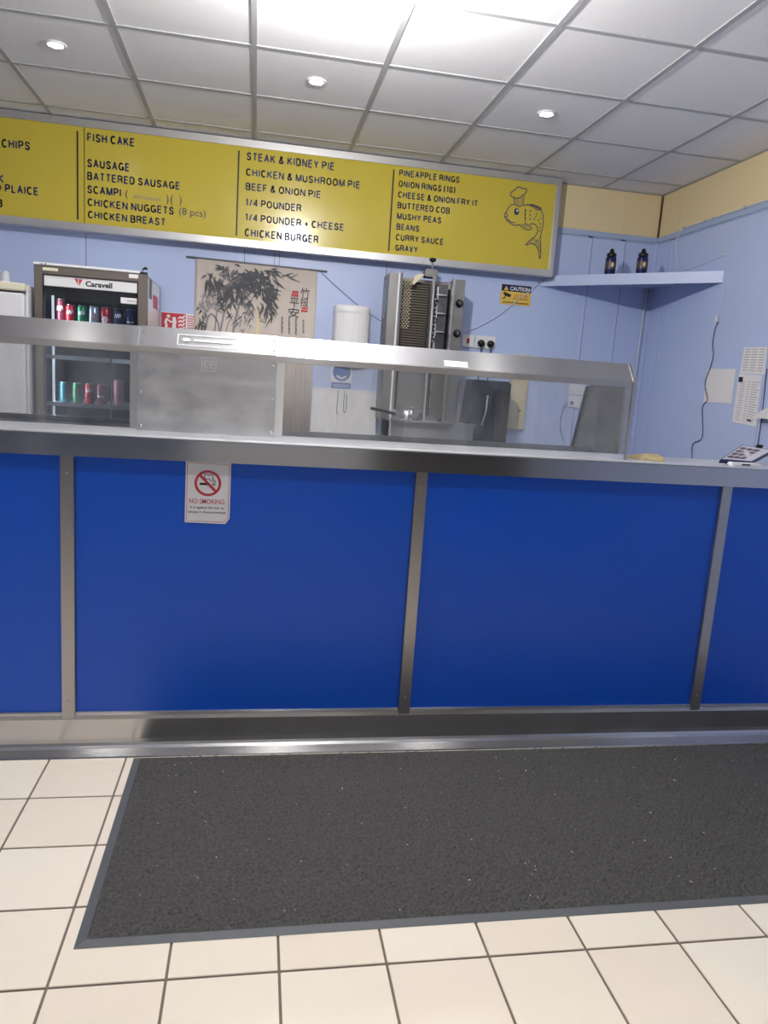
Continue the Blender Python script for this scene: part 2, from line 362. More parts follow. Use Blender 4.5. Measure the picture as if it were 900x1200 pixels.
# ================================================================== SERVING COUNTER
CX0, CX1 = -2.6, XW-.01
counter = thing('serving_counter', 'long serving counter with royal blue panels between steel posts', 'counter', (.6, .25, 0))
build('carcass', MB().box(CX0, CX1, .03, .30, .02, 1.10), 'steel_dull', counter)
posts = [-2.558, -1.279, 0, 1.2728, 2.5634]
for a, b in zip(posts, posts[1:]+[CX1+.02]):
    build('panel', MB().box(a+.024, b-.024, .014, .03, .150, 1.1125), 'blue_panel', counter, .0015)
    build('sill_strip', MB().box(a+.022, b-.022, .004, .03, .136, .152), 'steel', counter, .002)
for p in posts:
    po = build('post', MB().prism([(p-.030, .03), (p-.0225, 0), (p+.0225, 0), (p+.030, .03)], .130, 1.1125, 2), 'steel_post', counter, .0015)
    for z in (.20, .62, 1.05): build('screw', MB().lathe([(.004, 0), (.0035, .002), (.0015, .003)], (p, 0, z), 10, 'y'), 'can_end', po, 0, True)
# kick plate: a coved steel skirt whose foot flares out over the tiles
kp = [(.03, .140), (.004, .140), (.001, .125), (.001, .046), (-.001, .032), (-.006, .023), (-.018, .016), (-.058, .005), (-.060, .0005), (.03, .0005)]
build('kick_plate', MB().prism(kp, CX0, CX1, 0), 'steel_kick', counter)
# worktop and fascia
wt = thing('counter_worktop', 'brushed stainless steel worktop with deep front fascia along the counter', 'worktop', (.6, .15, 1.1))
build('fascia', MB().box(CX0, CX1, -.025, -.010, 1.113, 1.19), 'steel_fascia', wt, .003)
build('top_sheet', MB().box(CX0, CX1, -.022, .325, 1.178, 1.192), 'steel_bright', wt, .003)
build('under_return', MB().box(CX0, CX1, -.012, .03, 1.113, 1.119), 'steel', wt, .001)
# ================================================================== HEATED DISPLAYS ON THE COUNTER
FY, RY, FZ, RZ = .07, .128, 1.505, 1.577
T = 1.192
def display(name, label, x0, x1, rightcap, leftcap, sliding):
    t = thing(name, label, 'food display', ((x0+x1)/2, .3, T))
    # canopy: slanted steel front and flat top
    can = [(FY, 1.482), (FY-.004, FZ), (RY, RZ), (.50, RZ), (.50, RZ-.02), (RY+.008, RZ-.02), (FY+.012, FZ-.004), (FY+.012, 1.482)]
    build('canopy', MB().prism(can, x0, x1, 0), 'steel', t, .0015)
    build('bottom_rail', MB().box(x0, x1, FY-.003, FY+.016, T, 1.214), 'steel_bright', t, .002)
    build('deck', MB().box(x0+.004, x1-.004, FY+.017, .545, T, 1.203), 'deck', t, .001)
    if leftcap: build('frame_stile', MB().box(x0, x0+leftcap, FY-.002, FY+.014, 1.214, 1.482), 'steel', t, .001)
    build('frame_stile', MB().box(x1-rightcap, x1, FY-.002, FY+.014, 1.214, 1.482), 'steel', t, .001)
    build('front_glass', MB().box(x0+leftcap, x1-rightcap, FY+.004, FY+.009, 1.214, 1.482), 'pane', t)
    build('rear_rail', MB().box(x0, x1, .50, .515, RZ-.035, RZ), 'steel', t, .002)
    if sliding: build('glass_edge', MB().box(.072, .076, .399, .406, 1.222, 1.545), 'glass_edge', t); build('sliding_glass', MB().box(x0+.01, .072, .40, .405, 1.222, 1.545), 'pane_clear', t); build('glass_track', MB().box(x0+.01, x1-.01, .392, .414, 1.203, 1.221), 'steel_dark', t, .001)
    return t
dr = display('hot_food_display', 'glass fronted heated display cabinet nearest the right wall, empty inside', .712, 2.122, .026, .030, False)
# trapezoid end plate of the right cabinet
ep = [(FY+.016, 1.203), (.53, 1.203), (.44, 1.482), (RY+.02, RZ-.022), (FY+.016, FZ-.01)]
build('end_plate', MB().prism(ep, 2.106, 2.121, 0), 'steel_dull', dr)
build('end_cap', MB().prism([(FY-.006, T), (.50, T), (.44, RZ+.002), (RY-.002, RZ+.002), (FY-.010, FZ)], 2.122, 2.136, 0), 'steel', dr, .0015)
build('end_edge', MB().prism([(.525, 1.203), (.535, 1.203), (.445, 1.482), (.435, 1.482)], 2.098, 2.106, 0), 'black', dr)
dl = display('hot_food_display', 'glass fronted heated display cabinet in front of the drinks fridge', -1.5, .224, .026, .02, True)
for o_, x_ in ((dr, 1.5), (dl, -.6)):
    pass
# food label plate on the right canopy
_s = Vector((0, RY-FY+.004, RZ-FZ)).normalized()
def slant(x, s): return Vector((x, FY-.004, FZ))+_s*s+Vector((0, -_s.z, _s.y))*.0012
lp = MB(); rect(lp, slant, 1.345, 1.437, .010, .038)
o = build('label_plate', lp, 'white_gloss', dr)
for x_ in (1.352, 1.430):
    q = MB(); disc(q, lambda a, b: slant(a, b)+Vector((0, -.0006, .0003)), x_, .024, .003, 8); build('rivet', q, 'ink_grey', o)
q = MB()
for k in range(5): rect(q, lambda a, b: slant(a, b)+Vector((0, -.0006, .0003)), 1.362+k*.012, 1.371+k*.012, .022, .026)
build('lettering', q, 'ink_grey', o)
# crumbs on the deck of the right cabinet
cr = MB()
for k in range(90):
    x, y, r = random.uniform(.78, 2.06), random.uniform(.10, .36), random.uniform(.0015, .005)
    if random.random() < .5: y = random.uniform(.095, .13)
    cr.add([(x-r, y-r, 1.2031), (x+r, y-r*.6, 1.2031), (x+r*.5, y+r, 1.2031), (x, y, 1.2031+r)], [(0, 1, 3), (1, 2, 3), (2, 0, 3), (0, 2, 1)])
o = build('batter_crumbs', cr, 'crumb'); o['kind'] = 'stuff'; tag(o, 'scattered pale batter crumbs on the dark deck of the right display', 'crumbs')
# middle steel section
ms = thing('range_centre_section', 'smeared stainless steel closed section between the two glass displays', 'steel panel', (.468, .3, T))
ca = [(FY-.001, 1.484), (FY-.006, FZ+.001), (RY-.001, RZ+.002), (.50, RZ+.002), (.50, T), (.47, T), (.47, RZ-.02), (RY+.008, RZ-.02), (FY+.012, FZ-.004), (FY+.012, 1.484)]
build('canopy', MB().prism(ca, .2245, .7115, 0), 'steel', ms, .001)
build('front_sheet', MB().box(.2245, .7115, FY-.004, FY+.010, 1.206, 1.486), 'steel_smeared', ms, .001)
build('bottom_rail', MB().box(.2245, .7115, FY-.008, FY+.016, T, 1.208), 'steel_bright', ms, .002)
for x_ in (.236, .700):
    for z_ in (1.225, 1.345, 1.465): build('rivet', MB().lathe([(.005, 0), (.004, .002), (.0015, .0028)], (x_, FY-.004, z_), 10, 'y'), 'can_end', ms, 0, True)
    for s_ in (.018, .068):
        q = MB(); disc(q, lambda a, b: slant(a, b)+Vector((0, -.0025, .002)), x_, s_, .0045, 10); build('rivet', q, 'ink_grey', ms)
fm = planeY(FY-.0052)
q = MB()      # CE plate outline
for a, b, c, d in [(.445, .497, 1.432, 1.435), (.445, .497, 1.479, 1.482), (.445, .448, 1.432, 1.482), (.494, .497, 1.432, 1.482)]: rect(q, fm, a, b, c, d)
o = build('approval_plate', q, 'engraved', ms)
q = MB()
for cx in (.4635, .4845):
    arc = [(cx+.009*math.cos(a), 1.457+.0135*math.sin(a)) for a in [math.radians(60+k*24) for k in range(11)]]
    q.ribbon(arc, .0035, fm)
rect(q, fm, .4765, .489, 1.4555, 1.459)
build('lettering', q, 'engraved', o)
sl2 = lambda a, b: slant(a, b)+Vector((0, -.0030, .0024))
q = MB()
for a, b, c, d in [(.357, .571, .014, .017), (.357, .571, .064, .067), (.357, .360, .014, .067), (.568, .571, .014, .067)]: rect(q, sl2, a, b, c, d)
o = build('maker_plate', q, 'engraved', ms)
q = MB(); disc(q, sl2, .388, .041, .014, 14, .008)
for k, (a, b) in enumerate([(.415, .445), (.449, .480), (.484, .52), (.524, .55)]): rect(q, sl2, a, b, .036, .047)
build('lettering', q, 'engraved', o)
# ================================================================== NO SMOKING SIGN
ns = thing('no_smoking_sign', 'white NO SMOKING sign with red crossed circle on the blue counter', 'sign', (.48, .0, .885))
SY = .0125
pl = [(.402, 1.112), (.562, 1.110), (.562, .905), (.547, .884), (.402, .886)]
# the card hangs from the fascia underside against the panel
build('card', MB().prism(pl, SY-.003, SY+.0015, 1), 'white_gloss', ns)
fn = planeY(SY-.0036)
q = MB(); q.ribbon([(.408, 1.106), (.556, 1.104), (.556, .908), (.544, .891), (.408, .892), (.408, 1.106)], .0018, fn); build('border_line', q, 'red', ns)
q = MB(); ring(q, fn, .481, 1.033, .0385, .0475); c45 = .0400*.7071
fn2 = planeY(SY-.0042)
q.ribbon([(.481-c45, 1.033+c45), (.481+c45, 1.033-c45)], .009, fn2); build('prohibition_ring', q, 'red', ns)
q = MB(); rect(q, fn, .452, .488, 1.026, 1.034); rect(q, fn, .497, .500, 1.026, 1.034); rect(q, fn, .503, .507, 1.026, 1.034)
q.ribbon(bez([(.470, 1.052), (.468, 1.060), (.476, 1.066), (.484, 1.062), (.492, 1.066), (.499, 1.058), (.497, 1.049), (.504, 1.046), (.508, 1.036)]), .0026, fn)
q.ribbon(bez([(.470, 1.052), (.476, 1.047), (.484, 1.050), (.488, 1.044), (.498, 1.042), (.501, 1.036)]), .0024, fn)
build('cigarette', q, 'ink_black', ns)
put_text(ns, 'NO SMOKING.', fn, .416, .546, .957, .975, 'ink_red', off=.004)
put_text(ns, 'It is against the law to', fn, .420, .540, .939, .948, 'ink_black', off=.006)
put_text(ns, 'smoke in these premises', fn, .414, .547, .922, .931, 'ink_black', off=.006)
# ================================================================== MAT
mt = thing('floor_mat', 'long dark charcoal ribbed entrance mat lying along the counter', 'mat', (1.75, -.53, 0))
mx0, mx1, my0, my1 = .243, 3.28, -1.003, -.064
build('rubber_border', MB().add([(mx0, my0, .0005), (mx1, my0, .0005), (mx1, my1, .0005), (mx0, my1, .0005),
      (mx0+.024, my0+.024, .006), (mx1-.024, my0+.024, .006), (mx1-.024, my1-.010, .006), (mx0+.024, my1-.010, .006)],
      [(3, 2, 1, 0), (4, 5, 6, 7), (0, 1, 5, 4), (1, 2, 6, 5), (2, 3, 7, 6), (3, 0, 4, 7)]), 'rubber', mt)
nx, ny = 430, 128; vs = []
for j in range(ny+1):
    for i in range(nx+1):
        e = min(i, nx-i, j, ny-j)
        wob = 0
        vs.append((mx0+.026+(mx1-mx0-.052)*i/nx+wob, my0+.026+(my1-my0-.038)*j/ny+wob, .0065 if e == 0 else .006+random.random()*.0065))
fs = [(j*(nx+1)+i, j*(nx+1)+i+1, (j+1)*(nx+1)+i+1, (j+1)*(nx+1)+i) for j in range(ny) for i in range(nx)]
o = build('pile', MB().add(vs, fs), 'pile', mt); o['kind'] = 'stuff'
cr = MB()
for k in range(110):
    x, y, r, a = random.uniform(.30, 3.2), random.uniform(-.96, -.10), random.uniform(.0012, .003), random.uniform(0, 3.1)
    l = r*random.choice([1, 1, 1.3, 2]); dx, dy = math.cos(a), math.sin(a); z = .0125
    cr.add([(x-dx*l-dy*r*.6, y-dy*l+dx*r*.6, z), (x-dx*l+dy*r*.6, y-dy*l-dx*r*.6, z), (x+dx*l, y+dy*l, z), (x, y, z+r)], [(0, 1, 3), (1, 2, 3), (2, 0, 3), (0, 2, 1)])
o = build('floor_crumbs', cr, 'crumb'); o['kind'] = 'stuff'; tag(o, 'tiny pale crumbs and lint scattered over the dark mat', 'crumbs')
# ================================================================== MENU BOARD
BY = 2.33
bd = thing('menu_board', 'long yellow takeaway menu board with grey metal frame high on the wall', 'menu board', (.7, 2.39, 2.235))
bx0, bx1, bz0, bz1 = -2.3, 2.636, 2.235, 2.878
build('case', MB().box(bx0+.01, bx1-.01, BY+.012, YW, bz0+.004, bz1-.004), 'alu', bd)
for a, b, c, d in [(bx0, bx1, bz1-.044, bz1), (bx0, bx1, bz0, bz0+.044), (bx1-.036, bx1, bz0+.044, bz1-.044), (bx0, bx0+.036, bz0+.044, bz1-.044)]:
    build('frame_bar', MB().box(a, b, BY-.012, BY+.03, c, d), 'alu', bd, .003)
build('yellow_panel', MB().box(bx0+.036, -.4375, BY, BY+.012, bz0+.04, bz1-.04), 'board_yellow', bd)
build('yellow_panel', MB().box(-.4325, bx1-.036, BY, BY+.012, bz0+.04, bz1-.04), 'board_yellow', bd)
build('panel_gap', MB().box(-.4375, -.4325, BY+.006, BY+.012, bz0+.04, bz1-.04), 'ink_black', bd)
fb = planeY(BY-.001)
for x_, h in ((-.474, .010), (.485, .010), (1.477, .010)):
    q = MB(); rect(q, fb, x_-h/2, x_+h/2, 2.298, 2.808); build('divider_line', q, 'ink_black', bd)
def arc(cx, cy, rx, ry, a0, a1, n=8): return [(cx+rx*math.cos(math.radians(a0+(a1-a0)*k/n)), cy+ry*math.sin(math.radians(a0+(a1-a0)*k/n))) for k in range(n+1)]
GL = {   # monoline sans capitals on a unit square: (advance width, strokes)
 'A': (.72, [[(0, 0), (.5, 1), (1, 0)], [(.18, .34), (.82, .34)]]),
 'B': (.66, [[(0, .53), (.6, .53)]+arc(.62, .765, .33, .235, -90, 90)+[(0, 1), (0, 0)]+[(.6, 0)]+arc(.62, .265, .38, .265, -90, 90)]),
 'C': (.70, [arc(.5, .5, .5, .5, 42, 318, 14)]),
 'D': (.68, [[(0, 0), (0, 1)]+arc(.45, .5, .55, .5, 90, -90, 10)+[(0, 0)]]),
 'E': (.60, [[(1, 1), (0, 1), (0, 0), (1, 0)], [(0, .52), (.9, .52)]]),
 'F': (.56, [[(1, 1), (0, 1), (0, 0)], [(0, .52), (.85, .52)]]),
 'G': (.74, [arc(.5, .5, .5, .5, 42, 345, 14)+[(1, .45), (.55, .45)], [(1, .45), (1, 0)]]),
 'H': (.68, [[(0, 0), (0, 1)], [(1, 0), (1, 1)], [(0, .52), (1, .52)]]),
 'I': (.10, [[(.5, 0), (.5, 1)]]),
 'K': (.68, [[(0, 0), (0, 1)], [(.95, 1), (0, .38)], [(.32, .6), (1, 0)]]),
 'L': (.54, [[(0, 1), (0, 0), (1, 0)]]),
 'M': (.82, [[(0, 0), (0, 1), (.5, 0), (1, 1), (1, 0)]]),
 'N': (.70, [[(0, 0), (0, 1), (1, 0), (1, 1)]]),
 'O': (.76, [arc(.5, .5, .5, .5, 0, 360, 18)]),
 'P': (.64, [[(0, 0), (0, 1)]+arc(.6, .735, .4, .265, 90, -90)+[(0, .47)]]),
 'R': (.68, [[(0, 0), (0, 1)]+arc(.6, .75, .38, .25, 90, -90)+[(0, .5)], [(.6, .5), (.92, .3), (1, 0)]]),
 'S': (.66, [[(.95, .76), (.8, .94), (.5, 1), (.2, .95), (.06, .75), (.22, .57), (.78, .43), (.96, .25), (.8, .05), (.5, 0), (.18, .05), (.03, .26)]]),
 'T': (.62, [[(0, 1), (1, 1)], [(.5, 1), (.5, 0)]]),
 'U': (.68, [[(0, 1), (0, .33)]+arc(.5, .33, .5, .33, 180, 360, 8)+[(1, 1)]]),
 'V': (.68, [[(0, 1), (.5, 0), (1, 1)]]),
 'Y': (.68, [[(0, 1), (.5, .45), (1, 1)], [(.5, .45), (.5, 0)]]),
 '&': (.74, [[(1, 0), (.25, .72), (.3, .93), (.48, 1), (.66, .9), (.6, .7), (.15, .45), (.02, .25), (.15, .05), (.4, 0), (.7, .12), (.92, .42)]]),
 '0': (.58, [arc(.5, .5, .5, .5, 0, 360, 16)]), '1': (.30, [[(0, .78), (.7, 1), (.7, 0)]]), '4': (.60, [[(.75, 0), (.75, 1), (0, .3), (1, .3)]]),
 '/': (.34, [[(0, 0), (1, 1)]]), '+': (.56, [[(0, .4), (1, .4)], [(.5, .1), (.5, .72)]]),
 '(': (.26, [arc(1, .5, 1, .6, 105, 255, 8)]), ')': (.26, [arc(0, .5, 1, .6, 75, -75, 8)])}
def row(s, x0, x1, zt, zb):
    """one menu line, each stroke drawn as a flat bar with round joints"""
    h = zt-zb; sw = .185*h; gap = .17; tot = 0; pos = []; words = [MB()]
    for ch in s:
        if ch == ' ': tot += .36; words.append(MB()); continue
        a = GL[ch][0]+.185; pos.append((ch, tot, a, words[-1])); tot += a+gap*.85
    tot -= gap*.85; k = (x1-x0)/tot
    for ch, p, a, mb in pos:
        mp = lambda u, v: Vector((x0+p*k+sw/2+u*(a*k-sw), zb+sw/2+v*(h-sw)))
        for st in GL[ch][1]:
            Q = [mp(*q) for q in st]
            for A_, B_ in zip(Q[:-1], Q[1:]):
                d = B_-A_
                if d.length < 1e-6: continue
                d.normalize(); n_ = Vector((-d.y, d.x))*sw/2
                mb.add([fb(*(A_+n_)), fb(*(A_-n_)), fb(*(B_-n_)), fb(*(B_+n_))], [(0, 1, 2, 3)])
            for P_ in Q[1:-1]: disc(mb, fb, P_.x, P_.y, sw/2, 8)
    for mb in words: build('menu_word', mb, 'ink_navy', bd)
for s, x0, x1, zt, zb in [
    ('CHIPS', -.902, -.742, 2.715, 2.665), ('K', -.934, -.892, 2.512, 2.464), ('D', -.944, -.910, 2.461, 2.413), ('PLAICE', -.889, -.698, 2.461, 2.413), ('B', -.937, -.903, 2.372, 2.324),
    ('FISH CAKE', -.419, -.141, 2.806, 2.756), ('SAUSAGE', -.419, -.170, 2.658, 2.609), ('BATTERED SAUSAGE', -.419, .132, 2.583, 2.536),
    ('SCAMPI', -.419, -.219, 2.506, 2.458), ('CHICKEN NUGGETS', -.417, .098, 2.431, 2.384), ('CHICKEN BREAST', -.415, .048, 2.358, 2.312),
    ('STEAK & KIDNEY PIE', .532, 1.09, 2.806, 2.757), ('CHICKEN & MUSHROOM PIE', .532, 1.263, 2.711, 2.665), ('BEEF & ONION PIE', .533, 1.012, 2.625, 2.580),
    ('1/4 POUNDER', .536, .89, 2.530, 2.484), ('1/4 POUNDER + CHEESE', .537, 1.173, 2.440, 2.394), ('CHICKEN BURGER', .537, 1.01, 2.349, 2.300)]:
    row(s, x0, x1, zt, zb)
for k, (s, px) in enumerate([('PINEAPPLE RINGS', 538.6), ('ONION RINGS (10)', 533.4), ('CHEESE & ONION FRY IT', 560), ('BUTTERED COB', 527), ('MUSHY PEAS', 517), ('BEANS', 491), ('CURRY SAUCE', 519.5), ('GRAVY', 489)]):
    zt = 2.813-.0668*k
    row(s, 1.513+.001*k, atY(px, 205+12.5*k+8, BY).x, zt, zt-.041)
for s, px0, px1, zt, zb, full in [('(', 147, 150, 2.503, 2.447, 1), (')', 194.5, 197.5, 2.503, 2.440, 1), ('(', 200, 203, 2.503, 2.437, 1), (')', 210, 213, 2.503, 2.440, 1)]:
    put_text(bd, s, fb, atY(px0, 230, BY).x, atY(px1, 230, BY).x, zb, zt, 'ink_navy', full=True, off=0)
put_text(bd, '(8 pcs)', fb, atY(210, 250, BY).x, atY(241, 255, BY).x, 2.376, 2.434, 'ink_navy', full=True, off=0)
q = MB(); rect(q, planeY(BY-.0006), atY(154, 230, BY).x, atY(191, 230, BY).x, 2.447, 2.491); o = build('price_sticker', q, 'board_yellow', bd)
put_text(bd, 'Wholetail', fb, atY(156, 230, BY).x, atY(188, 230, BY).x, 2.457, 2.480, 'ink_grey', off=0)
# fish in a chef's hat, traced on the board
def fz(cx, cy): p = atY(570+cx/9, 200+cy/9, BY); return (p.x, p.z)
def stroke(mb, pts, wd=.006, smooth=True):
    P = [fz(*p) for p in pts]; P = bez(P, 5) if smooth else P
    mb.ribbon([(p[0], p[1]) for p in P], wd, fb)
q = MB()
stroke(q, [(290, 360), (262, 362), (238, 390), (205, 440), (190, 470), (205, 510), (250, 555), (300, 578), (345, 568)])
stroke(q, [(205, 445), (222, 470), (212, 490), (195, 480)])
stroke(q, [(215, 505), (265, 545), (305, 545)])
stroke(q, [(395, 365), (450, 360), (520, 385), (575, 420), (600, 490), (598, 570), (580, 650), (566, 720)])
stroke(q, [(455, 565), (505, 562), (535, 600), (538, 645), (515, 690)])
stroke(q, [(515, 690), (460, 735), (415, 785), (470, 768), (520, 790), (548, 850), (562, 930), (574, 850), (566, 720)])
for a, b in [((505, 715), (455, 760)), ((520, 720), (500, 775)), ((535, 725), (545, 820)), ((552, 725), (565, 860)), ((528, 730), (520, 780))]: stroke(q, [a, b], .004, False)
stroke(q, [(430, 362), (480, 358), (530, 372), (580, 400), (552, 412), (515, 410)])
for a, b in [((450, 375), (500, 365)), ((475, 388), (540, 378)), ((500, 400), (560, 392))]: stroke(q, [a, b], .004, False)
stroke(q, [(345, 568), (380, 600), (430, 625), (478, 612), (450, 580), (410, 555)])
for a, b in [((365, 560), (400, 600)), ((385, 560), (425, 608)), ((405, 560), (445, 605))]: stroke(q, [a, b], .004, False)
stroke(q, [(405, 400), (412, 450), (404, 500), (410, 545)], .004)
build('fish_drawing', q, 'ink_navy', bd)
q = MB()
stroke(q, [(292, 285), (255, 265), (260, 230), (300, 205), (335, 172), (385, 190), (425, 195), (415, 235), (385, 258), (340, 290), (292, 285)])
stroke(q, [(292, 288), (295, 355), (345, 380), (390, 362), (395, 265)], .006, False)
for a, b in [((312, 300), (315, 360)), ((330, 300), (333, 368)), ((350, 298), (352, 370)), ((372, 280), (374, 362))]: stroke(q, [a, b], .004, False)
build('hat_drawing', q, 'ink_navy', bd)
q = MB(); e = fz(318, 432); disc(q, fb, e[0], e[1], .018, 16, .022); o = build('fish_eye', q, 'ink_navy', bd)
q = MB(); e = fz(325, 422); disc(q, planeY(BY-.0016), e[0], e[1], .007, 10); build('eye_glint', q, 'white', o)
q = MB()
for cx, cy in [(412, 420), (465, 425), (410, 465), (460, 470), (530, 460), (520, 485), (415, 505), (460, 512), (505, 512), (545, 525), (570, 505), (565, 560), (562, 600), (560, 635)]:
    stroke(q, [(cx-9, cy-8), (cx+7, cy), (cx-6, cy+9)], .004)
build('fish_scales', q, 'ink_navy', bd)
# ================================================================== WHITE FRIDGE + DRINKS FRIDGE
wfz = 1.838
t = thing('white_fridge', 'tall white fridge at the left edge beside the drinks fridge', 'fridge', (-.92, 2.1, 0))
build('body', MB().box(-1.22, -.622, 1.80, 2.42, 0, wfz), 'white_gloss', t, .006)
build('door', MB().box(-1.22, -.627, 1.742, 1.792, .06, 1.785), 'white_gloss', t, .008)
build('top_panel', MB().box(-1.22, -.622, 1.744, 1.80, 1.797, wfz), 'yellowed', t, .005)
build('door_seal', MB().box(-1.215, -.63, 1.790, 1.802, .06, 1.796), 'ink_grey', t)
g = thing('drinking_glass', 'small clear upturned tumbler standing on top of the white fridge', 'glass', (-.735, 1.80, wfz))
build('bowl', MB().lathe([(.024, 0), (.024, .05), (.020, .058), (.012, .062)], (-.735, 1.80, wfz+.0005), 18), 'frosted', g, 0, True)
build('base', MB().lathe([(.026, 0), (.026, .006)], (-.735, 1.80, wfz+.0002), 18), 'white', g, 0, True)
fx0, fx1, fy0, fy1, fz1 = -.597, .010, 1.83, 2.425, 1.968
t = thing('drinks_fridge', 'glass door drinks fridge with brown frame and white lit header', 'fridge', (-.29, 2.13, 0))
dfr = t
b = MB().box(fx0, fx0+.03, fy0+.05, fy1, 0, fz1-.02).box(fx1-.03, fx1, fy0+.05, fy1, 0, fz1-.02).box(fx0, fx1, fy1-.03, fy1, 0, fz1-.02).box(fx0, fx1, fy0+.05, fy1, fz1-.03, fz1-.014).box(fx0, fx1, fy0+.05, fy1, 0, .3)
build('body', b, 'white_gloss', t, .003)
build('liner', MB().box(fx0+.03, fx0+.036, fy0+.05, fy1-.03, .3, 1.93).box(fx1-.036, fx1-.03, fy0+.05, fy1-.03, .3, 1.93).box(fx0+.03, fx1-.03, fy1-.036, fy1-.03, .3, 1.93), 'fridge_dark', t)
build('top_strip', MB().box(fx0, fx1-.04, fy0-.004, fy0+.05, fz1-.014, fz1), 'white', t, .002)
d = build('door', MB().box(fx0, fx0+.048, fy0, fy0+.045, .3, fz1-.015).box(fx1-.052, fx1, fy0, fy0+.045, .3, fz1-.015).box(fx0+.048, fx1-.052, fy0, fy0+.045, fz1-.062, fz1-.015).box(fx0+.048, fx1-.052, fy0, fy0+.045, .3, .36), 'fridge_frame', t, .003)
build('door_glass', MB().box(fx0+.048, fx1-.052, fy0+.012, fy0+.018, .36, fz1-.062), 'fridge_glass', d)
build('door_seal', MB().box(fx0+.046, fx0+.050, fy0-.001, fy0+.02, .36, fz1-.062).box(fx1-.054, fx1-.050, fy0-.001, fy0+.02, .36, fz1-.062).box(fx0+.05, fx1-.054, fy0-.001, fy0+.02, fz1-.066, fz1-.062), 'black', d)
h = build('header_sign', MB().box(fx0+.052, fx1-.056, fy0+.004, fy0+.011, 1.845, 1.903), 'white', t, .001)
fh = planeY(fy0+.0032)
zc0 = 1.8745
put_text(h, 'Caravell', fh, atY(100, 330, fy0).x, atY(131.5, 334, fy0).x, zc0-.015, zc0+.0125, 'ink_black', off=.035)
xa = atY(87, 328, fy0).x; xb = atY(96.5, 329, fy0).x; q = MB(); m_ = (xa+xb)/2
q.add([fh(xa, zc0+.022), fh(m_-.003, zc0+.020), fh(m_-.003, zc0-.012)], [(0, 1, 2)])
q.add([fh(m_+.002, zc0+.020), fh(xb, zc0+.019), fh(m_+.003, zc0-.018)], [(0, 1, 2)])
build('logo', q, 'red', h)
q = MB(); rect(q, planeY(fy0+.0105), atY(141, 352, fy0).x, atY(161, 352, fy0).x, 1.783, 1.816); o = build('price_label', q, 'paper', t)
q = MB(); rect(q, planeY(fy0+.0100), atY(148, 352, fy0).x, atY(158, 352, fy0).x, 1.797, 1.801); build('lettering', q, 'ink_grey', o)
q = MB(); rect(q, planeY(fy0-.0008), atY(151, 321, fy0).x, atY(162, 321, fy0).x, 1.925, 1.947); build('sticker', q, 'paper', t)
q = MB(); rect(q, planeY(fy0-.0008), atY(50, 315, fy0).x, atY(68, 316, fy0).x, 1.926, 1.942); build('sticker', q, 'yellowed', t)
for x_ in (49, 53.5):
    build('screw', MB().lathe([(.004, 0), (.003, .002)], (atY(x_, 309, fy0).x, fy0-.004, fz1-.008), 10, 'y'), 'black', t)
hg = MB().box(fx1-.045, fx1-.002, fy0+.0, fy0+.04, fz1-.0145, fz1-.004).tube([(fx1-.03, fy0+.02, fz1-.004), (fx1-.028, fy0+.02, fz1+.012), (fx1-.014, fy0+.02, fz1+.022)], .005, 8).lathe([(.010, 0), (.012, .006), (.008, .014)], (fx1-.013, fy0+.02, fz1+.012), 12)
build('hinge', hg, 'black', t)
for zs in (1.46, 1.632, 1.19, .8):
    build('shelf', MB().box(fx0+.04, fx1-.04, fy0+.075, fy1-.04, zs, zs+.006), 'white', t)
    build('shelf_strip', MB().box(fx0+.04, fx1-.04, fy0+.068, fy0+.074, zs-.016, zs+.008), 'white', t)
tx = atY(62, 360, fy0+.085).x
build('light_tube', MB().tube([(tx, fy0+.085, .45), (tx, fy0+.085, 1.80)], .007, 10), 'lamp_strip', t, 0, True)
for z0_, z1_ in ((1.20, 1.45), (1.47, 1.62), (1.645, 1.80)):
    L = bpy.data.lights.new('lamp', 'AREA'); L.shape = 'RECTANGLE'; L.size = z1_-z0_; L.size_y = .02; L.energy = 1.5*(z1_-z0_)/.4; L.color = (.9, .96, 1)
    lo = bpy.data.objects.new('lamp', L); col.objects.link(lo); lo.parent = t; lo.location = Vector((tx+.009, fy0+.085, (z0_+z1_)/2))-WL[t.name]; lo.rotation_euler = (0, math.radians(-90), 0)
# stickers on the cooler side
px_ = fx1+.0006; fs_ = lambda y, z: Vector((px_, y, z))
for a, b, c, d_, m_ in [(1.90, 2.03, 1.83, 1.94, 'ink_grey'), (2.08, 2.30, 1.79, 1.87, 'red'), (1.88, 2.33, 1.62, 1.72, 'scroll_cloth')]:
    q = MB(); rect(q, fs_, a, b, c, d_); o = build('side_sticker', q, m_, t)
